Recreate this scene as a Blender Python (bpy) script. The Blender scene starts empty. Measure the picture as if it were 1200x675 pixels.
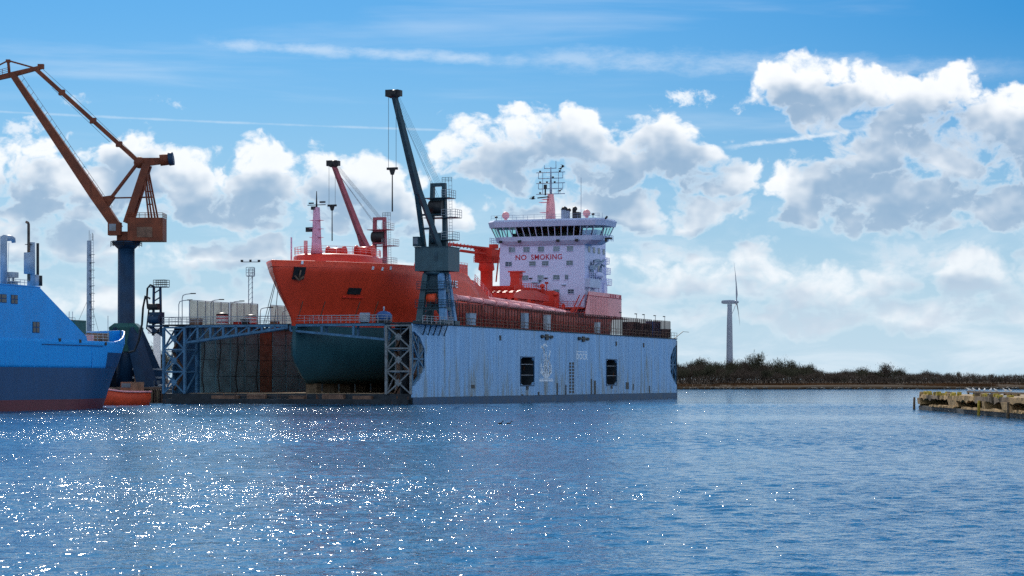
import bpy, math, random
from mathutils import Vector, Matrix, noise as mnoise
R = math.radians
random.seed(7)
scene = bpy.context.scene
COL = scene.collection

# ------------------------------------------------------------------ camera
CAM_H = 3.5
FPX = 2600.0            # focal length for a picture 1200 wide
HOR = 446.0
cam_data = bpy.data.cameras.new('camera')
cam_data.sensor_width = 36.0
cam_data.lens = 36.0 * FPX / 1200.0
cam_data.shift_y = (HOR - 337.5) / 1200.0
cam_data.clip_start = 0.5
cam_data.clip_end = 20000
cam = bpy.data.objects.new('camera', cam_data)
cam.location = (0, 0, CAM_H)
cam.rotation_euler = (R(90), 0, 0)
COL.objects.link(cam)
scene.camera = cam

SUN_AZ, SUN_EL = -9.0, 34.0      # degrees: left of the view axis, above the horizon
SKY_NEAR, SKY_FAR = (0.158, 0.42, 0.655), (0.055, 0.33, 0.60)   # tint of the blue near the sun and away from it

# ------------------------------------------------------------------ node helper
class S:
    """a socket with arithmetic"""
    def __init__(s, t, o): s.t, s.o = t, o
    def _m(s, op, *a, clamp=False):
        n = s.t.nodes.new('ShaderNodeMath'); n.operation = op; n.use_clamp = clamp
        for i, v in enumerate((s,) + a):
            if isinstance(v, S): s.t.links.new(v.o, n.inputs[i])
            else: n.inputs[i].default_value = v
        return S(s.t, n.outputs[0])
    def __add__(s, b): return s._m('ADD', b)
    __radd__ = __add__
    def __sub__(s, b): return s._m('SUBTRACT', b)
    def __rsub__(s, b): return (s * -1.0) + b
    def __mul__(s, b): return s._m('MULTIPLY', b)
    __rmul__ = __mul__
    def __truediv__(s, b): return s._m('DIVIDE', b)
    def max(s, b): return s._m('MAXIMUM', b)
    def min(s, b): return s._m('MINIMUM', b)
    def smax(s, b, k): return s._m('SMOOTH_MAX', b, k)
    def abs(s): return s._m('ABSOLUTE')
    def pow(s, b): return s._m('POWER', b)
    def clamp(s): return s._m('ADD', 0.0, clamp=True)
    def step(s, a, b):
        n = s.t.nodes.new('ShaderNodeMapRange'); n.interpolation_type = 'SMOOTHSTEP'
        s.t.links.new(s.o, n.inputs[0])
        for i, v in ((1, a), (2, b)):
            if isinstance(v, S): s.t.links.new(v.o, n.inputs[i])
            else: n.inputs[i].default_value = v
        return S(s.t, n.outputs[0])
    def lin(s, a, b, c=0.0, d=1.0):
        n = s.t.nodes.new('ShaderNodeMapRange')
        s.t.links.new(s.o, n.inputs[0])
        for i, v in ((1, a), (2, b), (3, c), (4, d)): n.inputs[i].default_value = v
        return S(s.t, n.outputs[0])

def sep(t, vec):
    n = t.nodes.new('ShaderNodeSeparateXYZ'); t.links.new(vec, n.inputs[0])
    return [S(t, n.outputs[i]) for i in range(3)]
def comb(t, x, y, z):
    n = t.nodes.new('ShaderNodeCombineXYZ')
    for i, v in enumerate((x, y, z)):
        if isinstance(v, S): t.links.new(v.o, n.inputs[i])
        else: n.inputs[i].default_value = v
    return n.outputs[0]
def noise(t, vec, scale, detail=4, rough=0.55, dist=0.0, lac=2.0):
    n = t.nodes.new('ShaderNodeTexNoise')
    n.inputs['Scale'].default_value = scale; n.inputs['Detail'].default_value = detail
    n.inputs['Roughness'].default_value = rough; n.inputs['Distortion'].default_value = dist
    n.inputs['Lacunarity'].default_value = lac
    t.links.new(vec, n.inputs['Vector'])
    return S(t, n.outputs['Fac'])
def vmap(t, vec, scale=(1, 1, 1), loc=(0, 0, 0), rot=(0, 0, 0)):
    n = t.nodes.new('ShaderNodeMapping'); t.links.new(vec, n.inputs[0])
    n.inputs['Scale'].default_value = scale; n.inputs['Location'].default_value = loc
    n.inputs['Rotation'].default_value = rot
    return n.outputs[0]
def mixc(t, f, a, b):
    n = t.nodes.new('ShaderNodeMix'); n.data_type = 'RGBA'
    for i, v in ((0, f), (6, a), (7, b)):
        if isinstance(v, S): t.links.new(v.o, n.inputs[i])
        elif hasattr(v, 'is_output'): t.links.new(v, n.inputs[i])
        elif isinstance(v, (int, float)): n.inputs[i].default_value = v
        else: n.inputs[i].default_value = (*v[:3], 1)
    return n.outputs[2]

sv = Vector((math.sin(R(SUN_AZ)) * math.cos(R(SUN_EL)), math.cos(R(SUN_AZ)) * math.cos(R(SUN_EL)), math.sin(R(SUN_EL))))
# ------------------------------------------------------------------ sky and clouds
world = bpy.data.worlds.new('World'); scene.world = world; world.use_nodes = True
wt = world.node_tree
for n in list(wt.nodes): wt.nodes.remove(n)
tc = wt.nodes.new('ShaderNodeTexCoord')
DIR = tc.outputs['Generated']
sky = wt.nodes.new('ShaderNodeTexSky'); sky.sky_type = 'NISHITA'; sky.sun_disc = False
sky.sun_elevation = R(SUN_EL); sky.sun_rotation = R(SUN_AZ)
sky.altitude = 0; sky.air_density = 1.0; sky.dust_density = 0.35; sky.ozone_density = 2.5
dx, dy, dz = sep(wt, DIR)
az = dx._m('ARCTAN2', dy)                       # radians, 0 = north (view axis)
el = dz._m('ARCSINE')
U, V = az * FPX, el * FPX                       # in units of 1/2600 rad

# cumulus seen in the part of the sky the photograph shows: (azimuth, elevation, half width, half height)
CLOUDS = [(-600, 232, 100, 40), (-545, 222, 90, 44), (-430, 238, 105, 50), (-370, 225, 90, 40), (-285, 222, 80, 46), (-195, 225, 95, 44),
          (-150, 205, 60, 40), (-80, 190, 70, 30), (-560, 160, 66, 36), (-500, 150, 70, 34), (-380, 140, 100, 28), (-290, 155, 60, 22),
          (-10, 258, 82, 50), (70, 278, 92, 56), (150, 262, 96, 58), (215, 250, 70, 56), (100, 205, 120, 26), (215, 190, 90, 26),
          (330, 335, 60, 40), (395, 315, 85, 46), (480, 300, 110, 56), (575, 285, 110, 64), (700, 270, 150, 70), (350, 200, 80, 42), (460, 205, 130, 50),
          (600, 195, 150, 44), (750, 190, 120, 50), (200, 120, 95, 38), (290, 122, 100, 44), (360, 105, 70, 30), (455, 120, 66, 34), (540, 112, 80, 40), (620, 105, 70, 36),
          (-110, 118, 120, 28), (-230, 112, 90, 24), (60, 128, 120, 24), (60, 78, 240, 22), (430, 74, 250, 22), (-430, 88, 220, 24), (395, 262, 70, 46), (500, 240, 120, 56), (440, 270, 90, 50), (620, 240, 140, 56), (370, 225, 70, 46), (700, 225, 120, 50), (-500, 200, 120, 30), (-330, 195, 130, 26), (-180, 190, 90, 24)]
dvec = comb(wt, dx, dy, dz * 1.5)
warpn = wt.nodes.new('ShaderNodeTexNoise'); warpn.inputs['Scale'].default_value = 34; warpn.inputs['Detail'].default_value = 4
wt.links.new(dvec, warpn.inputs['Vector'])
wx, wy, wz = sep(wt, warpn.outputs['Color'])
inframe = U.abs().step(600.0, 760.0)            # 0 inside, 1 outside the drawn list
gen = noise(wt, comb(wt, dx, dy, dz * 2.6), 3.1, 3, 0.5)   # broken cumulus goes on all round, cover raised for more fill light
def billow(u, v, scale, detail, rough):
    n = wt.nodes.new('ShaderNodeTexVoronoi'); n.feature = 'F1'; n.voronoi_dimensions = '2D'
    n.inputs['Scale'].default_value = scale; n.inputs['Detail'].default_value = detail; n.inputs['Roughness'].default_value = rough
    n.inputs['Lacunarity'].default_value = 2.3
    wt.links.new(comb(wt, u, v, 0.0), n.inputs['Vector'])
    return S(wt, n.outputs['Distance'])

u_ = U + (wx - 0.5) * 90.0
v_ = V + (wy - 0.5) * 60.0
OFFV = 27.0
f1 = f2 = None
for cu, cv, ru, rv in CLOUDS:
    a = (u_ - cu) * (1.0 / ru); b = v_ - cv
    b1_ = (b * (1.0 / rv)).max(b * (-1.3 / rv)); b2_ = b * (1.0 / rv) + OFFV / rv
    a = 1.0 - a * a
    d1, d2 = a - b1_ * b1_, a - b2_ * b2_
    f1 = d1 if f1 is None else f1.smax(d1, 0.2)
    f2 = d2 if f2 is None else f2.max(d2)
gz_ = (gen + V * -0.00003) * 9.0 - 3.75
gz_ = gz_.min(0.9) - (1.0 - inframe) * 6.0
f1 = f1.max(-1.6).max(gz_); f2 = f2.max(-1.6).max(gz_ - 0.25)
pA = comb(wt, dx + (wx - 0.5) * 0.012, dy, dz * 1.25 + (wy - 0.5) * 0.012)
pB = comb(wt, dx, dy, (dz + OFFV / FPX) * 1.25)
den = f1 * 0.62 + (0.42 - billow(u_ * 0.017, v_ * 0.021, 1.0, 2.0, 0.5)) * 0.9 + (noise(wt, pA, 34.0, 9, 0.65) - 0.5) * 2.4 + 0.30
den2 = f2 * 0.75 + (noise(wt, pB, 34.0, 3, 0.6) - 0.5) * 2.2 + 0.20
low = 1.0 - V.step(40.0, 210.0)
mask = den.step(low * -0.25 + -0.05, low * 0.75 + 0.45)
thick = den.step(0.0, 1.3)
shade = (den2.step(0.02, 1.0) * 0.9 + thick * 0.1) * den.step(-0.05, 0.5) * (1.0 - low * 0.4)
# clouds away from the sun: less shaded and brightened to lift light on shaded walls
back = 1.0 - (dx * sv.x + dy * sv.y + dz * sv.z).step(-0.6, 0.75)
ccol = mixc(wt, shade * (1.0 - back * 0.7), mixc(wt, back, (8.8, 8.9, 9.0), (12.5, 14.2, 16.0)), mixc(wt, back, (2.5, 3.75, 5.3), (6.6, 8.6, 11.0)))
# the blue between the clouds: the physical sky, deeper as the photograph shows it
hs = wt.nodes.new('ShaderNodeMix'); hs.data_type = 'RGBA'; hs.blend_type = 'MULTIPLY'; hs.inputs[0].default_value = 1
wt.links.new(mixc(wt, (dx * sv.x + dy * sv.y + dz * sv.z).step(0.83, 0.905), SKY_FAR, SKY_NEAR), hs.inputs[7])
wt.links.new(sky.outputs[0], hs.inputs[6])
# thin ice cloud: long streaks, high up
pc = comb(wt, U * 0.0011 + V * 0.0006, V * 0.012, 0.0)
cir = noise(wt, pc, 1.6, 5, 0.55, 0.3).step(0.50, 0.80) * 0.28
def streak(u0, v0, u1, v1, w, lo, hi, fine=1.0):
    m = (v1 - v0) / (u1 - u0)
    d = (V - (U - u0) * m - v0).abs()
    wob = noise(wt, comb(wt, U * 0.02 * fine, V * 0.05 * fine, 3.0), 1.0, 5, 0.65)
    band = 1.0 - (d / (wob * (2.0 * w))).step(0.0, 1.15)
    return band * U.step(lo, lo + 60) * (1.0 - U.step(hi - 160, hi)) * (wob.step(0.3, 0.65) * 0.7 + 0.3)
con = streak(260, 272, 370, 285, 3.4, 235, 480, 3.0) * 0.8
con = con.max(streak(-600, 306, 0, 290, 1.8, -700, 40) * 0.3)
con = con.max(streak(-350, 389, 0, 373, 9.0, -380, 110) * 0.42)
con = con.max(streak(60, 374, 420, 360, 16.0, 0, 640) * 0.34)
vei = noise(wt, comb(wt, U * 0.006, V * 0.022, 5.0), 1.0, 6, 0.6, 0.4).step(0.42, 0.75) * (1.0 - V.step(70.0, 260.0)) * 0.6
wn = noise(wt, pA, 70.0, 6, 0.65)
for cu, cv, ru, rv, k in ((205, 328, 50, 20, .95), (170, 318, 26, 12, .8), (-415, 323, 30, 9, .7), (-388, 318, 20, 7, .7), (-560, 292, 34, 24, .8), (262, 312, 18, 12, .8), (300, 238, 46, 20, .85), (560, 318, 60, 24, .6), (-505, 322, 30, 14, .6)):
    a = (U - cu) * (1.0 / ru); b = (V - cv) * (1.0 / rv)
    con = con.max((1.0 - a * a - b * b + (wn - 0.62) * 6.0).step(0.0, 1.1) * k)
thin = cir.max(con).max(vei).clamp()
hz = 1.0 - V.step(-20.0, 460.0)                 # milky air low down
c1 = mixc(wt, hz * 0.97, hs.outputs[2], (4.7, 6.1, 7.2))
c1 = mixc(wt, thin, c1, (7.6, 8.1, 8.6))
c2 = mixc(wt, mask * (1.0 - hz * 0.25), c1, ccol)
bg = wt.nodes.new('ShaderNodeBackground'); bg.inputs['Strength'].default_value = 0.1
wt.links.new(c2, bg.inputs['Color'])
wo = wt.nodes.new('ShaderNodeOutputWorld'); wt.links.new(bg.outputs[0], wo.inputs['Surface'])
world.cycles.sampling_method = 'MANUAL'; world.cycles.sample_map_resolution = 512

# ------------------------------------------------------------------ sun
sd = bpy.data.lights.new('sun', 'SUN'); sd.energy = 4.0; sd.angle = R(0.53); sd.color = (1.0, 0.94, 0.85)
sun = bpy.data.objects.new('sun', sd); COL.objects.link(sun)
sun.rotation_euler = sv.to_track_quat('Z', 'Y').to_euler()
sun.location = sv * 500
vs = scene.view_settings
vs.view_transform = 'Standard'; vs.look = 'None'; vs.exposure = 0.25; vs.gamma = 1.0; vs.use_curve_mapping = False
scene.render.engine = 'CYCLES'
scene.cycles.use_denoising = False
scene.cycles.use_adaptive_sampling = True; scene.cycles.adaptive_threshold = 0.006; scene.cycles.adaptive_min_samples = 24
scene.cycles.max_bounces = 6; scene.cycles.diffuse_bounces = 3; scene.cycles.glossy_bounces = 3; scene.cycles.transparent_max_bounces = 12
scene.cycles.caustics_reflective = False; scene.cycles.caustics_refractive = False

# ------------------------------------------------------------------ materials
def new_mat(name):
    m = bpy.data.materials.new(name); m.use_nodes = True
    t = m.node_tree
    p = next(n for n in t.nodes if n.type == 'BSDF_PRINCIPLED')
    c = t.nodes.new('ShaderNodeTexCoord')
    return m, t, p, c.outputs['Object']
def paint(name, col, rough=0.5, var=0.25, rust=0.0, metal=0.0, scale=0.6, streak=True, bump=0.0, rustcol=(0.16, 0.06, 0.025)):
    """weathered paint or plain surface: blotchy tone, vertical grime streaks, patches of rust"""
    m, t, p, co = new_mat(name)
    n1 = noise(t, co, scale, 5, 0.6)
    dark = tuple(v * (1 - var) for v in col); lite = tuple(min(v * (1 + var * 0.6), 1) for v in col)
    c = mixc(t, n1.step(0.3, 0.7), dark, lite)
    if streak:
        sv_ = vmap(t, co, (2.2, 2.2, 0.12))
        n2 = noise(t, sv_, scale * 1.7, 4, 0.6)
        c = mixc(t, n2.step(0.52, 0.8) * (0.55 * var / 0.25), c, tuple(v * 0.55 for v in col))
    if rust > 0:
        n3 = noise(t, vmap(t, co, (1.6, 1.6, 0.35), (3, 7, 1)), scale * 1.3, 6, 0.65)
        c = mixc(t, n3.step(0.72 - rust * 0.3, 0.80 - rust * 0.24), c, rustcol)
    t.links.new(c, p.inputs['Base Color'])
    t.links.new((n1 * 0.25 + (rough - 0.12)).o, p.inputs['Roughness'])
    p.inputs['Metallic'].default_value = metal
    p.inputs['Specular IOR Level'].default_value = 0.1 if rough >= 0.8 else 0.28
    if bump:
        b = t.nodes.new('ShaderNodeBump'); b.inputs['Strength'].default_value = bump; b.inputs['Distance'].default_value = 0.05
        nb = noise(t, co, scale * 6, 4)
        t.links.new(nb.o, b.inputs['Height']); t.links.new(b.outputs[0], p.inputs['Normal'])
    return m
M = {}
M['dock_blue'] = None
M['dock_belt'] = paint('dock waterline belt', (0.008, 0.06, 0.14), 0.5, 0.3, 0.25, scale=0.5)
M['dock_steel'] = paint('dock blue steel', (0.055, 0.155, 0.27), 0.5, 0.3, 0.25, scale=1.0)
M['dock_dark'] = paint('dock dark steel', (0.02, 0.03, 0.04), 0.6, 0.4, 0.35, scale=0.8)
M['dock_inner'] = paint('dock inner plating', (0.12, 0.24, 0.29), 0.6, 0.35, 0.05, scale=0.4)
M['rusty'] = paint('rusted steel', (0.17, 0.10, 0.07), 0.7, 0.45, 0.2, scale=1.0)
M['white'] = paint('white paint', (0.80, 0.80, 0.80), 0.45, 0.08, 0.0, scale=0.5)
M['mark_white'] = paint('faded white marking', (0.74, 0.84, 0.95), 0.6, 0.12, 0.0, scale=1.5)
M['lattice_grey'] = paint('grey rusty lattice', (0.17, 0.20, 0.22), 0.6, 0.35, 0.45, scale=1.2)
M['accom'] = paint('accommodation paint', (0.56, 0.60, 0.86), 0.4, 0.05, 0.0, scale=0.3)
M['accom_blue'] = paint('bridge wing paint', (0.42, 0.50, 0.72), 0.4, 0.1, 0.0, scale=0.3)
M['red'] = paint('tanker red', (0.62, 0.045, 0.028), 0.4, 0.12, 0.0, scale=0.4)
M['red_deck'] = paint('deck red', (0.52, 0.055, 0.04), 0.8, 0.2, 0.05, scale=0.8)
M['pink'] = paint('faded pink primer', (0.80, 0.36, 0.38), 0.5, 0.1, 0.0, scale=0.5)
M['mast_pink'] = paint('foremast lilac pink', (0.66, 0.36, 0.50), 0.5, 0.15, 0.0)
M['letter_red'] = paint('sign red', (0.42, 0.02, 0.05), 0.5, 0.05, 0.0, streak=False)
M['crane_teal'] = paint('crane dark teal', (0.022, 0.06, 0.085), 0.45, 0.3, 0.05, scale=0.9)
M['crane_house'] = paint('crane house grey teal', (0.036, 0.085, 0.11), 0.45, 0.2, 0.05, scale=0.6)
M['crane_leg'] = paint('crane leg blue', (0.10, 0.25, 0.46), 0.45, 0.3, 0.12, scale=0.9)
M['crane_red'] = paint('crane dull red', (0.34, 0.10, 0.13), 0.5, 0.2, 0.05, scale=0.9)
M['crane_red_dark'] = paint('crane dark violet', (0.16, 0.10, 0.16), 0.5, 0.2, 0.05, scale=0.9)
M['yard_brown'] = paint('yard crane rust red', (0.17, 0.045, 0.02), 0.6, 0.35, 0.3, scale=0.5)
M['yard_blue'] = paint('yard crane blue', (0.006, 0.035, 0.085), 0.5, 0.25, 0.06, scale=0.5)
M['black'] = paint('black steel', (0.02, 0.022, 0.026), 0.5, 0.3, 0.0, streak=False)
M['grey'] = paint('galvanised grey', (0.34, 0.37, 0.41), 0.5, 0.2, 0.05, scale=1.5)
M['greyblue'] = paint('grey blue paint', (0.25, 0.33, 0.44), 0.5, 0.2, 0.05, scale=1.0)
M['rope'] = paint('steel rope', (0.10, 0.11, 0.12), 0.6, 0.2, 0, streak=False)
M['concrete'] = paint('weathered concrete', (0.36, 0.23, 0.105), 0.85, 0.45, 0.25, scale=1.2, bump=0.6, rustcol=(0.10, 0.07, 0.035))
M['concrete_dark'] = paint('wet and shaded concrete', (0.05, 0.05, 0.045), 0.6, 0.45, 0.25, scale=1.2, bump=0.5, rustcol=(0.03, 0.04, 0.025))
M['pier_top'] = paint('pier gravel top', (0.33, 0.25, 0.16), 0.9, 0.4, 0.1, scale=1.0, streak=False, bump=0.5)
M['timber'] = paint('weathered timber', (0.14, 0.10, 0.065), 0.85, 0.4, 0.1, scale=1.6)
M['lichen'] = paint('yellow lichen on stone', (0.40, 0.29, 0.05), 0.9, 0.5, 0.35, scale=2.6, streak=False, rustcol=(0.22, 0.19, 0.14))
M['gull_white'] = paint('gull white', (0.80, 0.80, 0.78), 0.8, 0.1, 0, streak=False)
M['bird_dark'] = paint('dark feathers', (0.035, 0.035, 0.04), 0.8, 0.2, 0, streak=False)
M['turbine'] = paint('turbine grey white', (0.30, 0.34, 0.42), 0.5, 0.05, 0, streak=False)
M['red_white'] = None
M['orange'] = paint('orange red boat paint', (0.62, 0.07, 0.025), 0.5, 0.2, 0.08, scale=0.8)
M['shed_brown'] = paint('brown shed', (0.22, 0.12, 0.075), 0.7, 0.35, 0.1)
M['ship_blue_dark'] = paint('deep blue', (0.002, 0.055, 0.16), 0.5, 0.2, 0.04, scale=0.5)
M['ship_azure'] = paint('azure ship paint', (0.012, 0.30, 0.76), 0.45, 0.10, 0.0, scale=0.4)
M['green_dark'] = paint('dark green paint', (0.02, 0.09, 0.09), 0.5, 0.3, 0.1)
M['soil'] = paint('rust brown heath', (0.040, 0.024, 0.012), 0.95, 0.6, 0.3, scale=0.06, streak=False, rustcol=(0.06, 0.055, 0.02))
M['yard'] = paint('yard ground', (0.16, 0.15, 0.14), 0.9, 0.3, 0.1, scale=0.2, streak=False)
M['twig'] = paint('bare twigs brown', (0.105, 0.078, 0.060), 0.9, 0.35, 0, scale=0.15, streak=False)
M['twig_olive'] = paint('bare twigs olive', (0.085, 0.080, 0.050), 0.9, 0.35, 0, scale=0.15, streak=False)
M['trunk'] = paint('bark', (0.05, 0.042, 0.035), 0.9, 0.3, 0, streak=False)
M['cabin_blue'] = paint('container blue', (0.03, 0.10, 0.28), 0.5, 0.2, 0.08)

def glass_mat(name, col, rough=0.08):
    m, t, p, co = new_mat(name)
    n = noise(t, co, 0.9, 2)
    t.links.new(mixc(t, n.step(0.35, 0.65), tuple(v * 0.5 for v in col), col), p.inputs['Base Color'])
    p.inputs['Roughness'].default_value = rough; p.inputs['Specular IOR Level'].default_value = 0.8
    return m
M['glass_dark'] = glass_mat('window glass dark', (0.05, 0.10, 0.17))
M['glass_grey'] = glass_mat('window with pale blind', (0.17, 0.26, 0.36))
m, t, p, co = new_mat('clear bridge glass')
p.inputs['Base Color'].default_value = (0.75, 0.92, 0.88, 1); p.inputs['Transmission Weight'].default_value = 1.0
p.inputs['Roughness'].default_value = 0.0; p.inputs['IOR'].default_value = 1.06
M['glass_clear'] = m

def screen_mat(name, col, op):
    """translucent sheet: lets light and a veiled view through"""
    m, t, p, co = new_mat(name)
    t.nodes.remove(p)
    n = noise(t, vmap(t, co, (0.5, 0.5, 0.15)), 1.5, 4)
    c = mixc(t, n.step(0.3, 0.7), tuple(v * 0.75 for v in col), col)
    d = t.nodes.new('ShaderNodeBsdfDiffuse'); t.links.new(c, d.inputs[0])
    l = t.nodes.new('ShaderNodeBsdfTranslucent'); t.links.new(c, l.inputs[0])
    a = t.nodes.new('ShaderNodeMixShader'); a.inputs[0].default_value = 0.5
    t.links.new(d.outputs[0], a.inputs[1]); t.links.new(l.outputs[0], a.inputs[2])
    tr = t.nodes.new('ShaderNodeBsdfTransparent'); b = t.nodes.new('ShaderNodeMixShader'); b.inputs[0].default_value = op
    t.links.new(tr.outputs[0], b.inputs[1]); t.links.new(a.outputs[0], b.inputs[2])
    o = next(x for x in t.nodes if x.type == 'OUTPUT_MATERIAL'); t.links.new(b.outputs[0], o.inputs[0])
    return m
M['screen'] = screen_mat('milky wind screen', (0.50, 0.56, 0.54), 0.72)
M['mesh_screen'] = screen_mat('brown mesh screen', (0.10, 0.06, 0.06), 0.42)
M['post_maroon'] = paint('dark maroon post', (0.07, 0.035, 0.035), 0.6, 0.3, 0.1)
M['glass_black'] = glass_mat('dark ship window', (0.012, 0.02, 0.035), 0.3)

def striped(name, a, b, per):
    m, t, p, co = new_mat(name)
    x, y, z = sep(t, co)
    f = (z * (1.0 / per))._m('FRACT').step(0.45, 0.55)
    t.links.new(mixc(t, f, a, b), p.inputs['Base Color']); return m
M['red_white'] = striped('red and white stripes', (0.5, 0.04, 0.04), (0.7, 0.7, 0.7), 0.55)

def banded(name, bands, rough=0.45, var=0.15):
    """ship side painted in level bands: [(z, colour) ...] colour holds above z"""
    m, t, p, co = new_mat(name)
    x, y, z = sep(t, co)
    n1 = noise(t, vmap(t, co, (0.5, 0.5, 0.12)), 1.2, 5, 0.6)
    n2 = noise(t, co, 0.25, 4)
    c = bands[0][1]
    for z0, cc in bands[1:]:
        c = mixc(t, (z + (n1 - 0.5) * 0.06).step(z0 - 0.03, z0 + 0.03), c, cc)
    mul = t.nodes.new('ShaderNodeMix'); mul.data_type = 'RGBA'; mul.blend_type = 'MULTIPLY'; mul.inputs[0].default_value = 1
    n6 = noise(t, vmap(t, co, (1.2, 1.2, 0.10)), 1.3, 5, 0.7)
    g = (n1.step(0.25, 0.75) * var + n2.step(0.3, 0.7) * var + (1.0 - var * 1.2)) * (1.0 - n6.step(0.58, 0.78) * 0.30)
    if hasattr(c, 'is_output'): t.links.new(c, mul.inputs[6])
    t.links.new(comb(t, g, g, g), mul.inputs[7])
    t.links.new(mul.outputs[2], p.inputs['Base Color'])
    p.inputs['Roughness'].default_value = rough; p.inputs['Specular IOR Level'].default_value = 0.28
    b = t.nodes.new('ShaderNodeBump'); b.inputs['Strength'].default_value = 0.25; b.inputs['Distance'].default_value = 0.05
    seam = ((y * (1.0 / 7.0))._m('FRACT') - 0.5).abs().step(0.008, 0.0).max(((z * (1.0 / 2.4))._m('FRACT') - 0.5).abs().step(0.022, 0.0))
    hh = noise(t, vmap(t, co, (0.3, 0.3, 0.3)), 1.5, 3) + seam * 0.35
    t.links.new(hh.o, b.inputs['Height']); t.links.new(b.outputs[0], p.inputs['Normal'])
    return m
def dock_paint():
    """light blue wing wall: fine vertical weathering, rust runs and a scatter of rub marks"""
    m, t, p, co = new_mat('dock blue paint')
    x, y, z = sep(t, co)
    n1 = noise(t, comb(t, 0.0, y * 0.9, z * 0.035), 1.0, 6, 0.7)
    n2 = noise(t, comb(t, 3.0, y * 0.28, z * 0.05), 1.0, 4, 0.6)
    n3 = noise(t, comb(t, 7.0, y * 0.55, z * 0.10), 1.0, 6, 0.65)
    n4 = noise(t, comb(t, 2.0, y * 0.5, z * 1.4), 1.2, 5, 0.7)
    c = mixc(t, n1.step(0.28, 0.72), (0.13, 0.32, 0.58), (0.25, 0.49, 0.80))
    c = mixc(t, n2.step(0.35, 0.7) * 0.55, c, (0.24, 0.37, 0.52))
    low = 1.0 - z.lin(1.0, 9.0)
    c = mixc(t, (n3 + low * 0.10).step(0.54, 0.70) * 0.7, c, (0.19, 0.22, 0.20))
    n5 = noise(t, comb(t, 9.0, y * 1.6, z * 0.02), 1.0, 3, 0.6)
    c = mixc(t, n5.step(0.66, 0.74) * (n4 * 0.5 + 0.45), c, (0.20, 0.17, 0.11))
    c = mixc(t, n5.step(0.33, 0.26) * 0.5, c, (0.05, 0.13, 0.26))
    c = mixc(t, (n3 + low * 0.08).step(0.67, 0.76) * 0.85, c, (0.14, 0.085, 0.045))
    c = mixc(t, (n4 + low * 0.08).step(0.66, 0.76) * 0.7, c, (0.08, 0.13, 0.19))
    t.links.new(c, p.inputs['Base Color']); p.inputs['Roughness'].default_value = 0.55
    b = t.nodes.new('ShaderNodeBump'); b.inputs['Strength'].default_value = 0.6; b.inputs['Distance'].default_value = 0.06
    t.links.new(noise(t, comb(t, 0.0, y * 0.7, z * 0.3), 1.0, 3).o, b.inputs['Height']); t.links.new(b.outputs[0], p.inputs['Normal'])
    return m
M['dock_blue'] = dock_paint()
M['tanker_hull'] = banded('tanker hull red over teal', [(0, (0.022, 0.085, 0.11)), (11.7, (0.64, 0.055, 0.024))], 0.38)
M['azure_hull'] = banded('blue ship hull bands', [(0, (0.11, 0.02, 0.035)), (1.25, (0.002, 0.055, 0.16))], 0.45)

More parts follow.
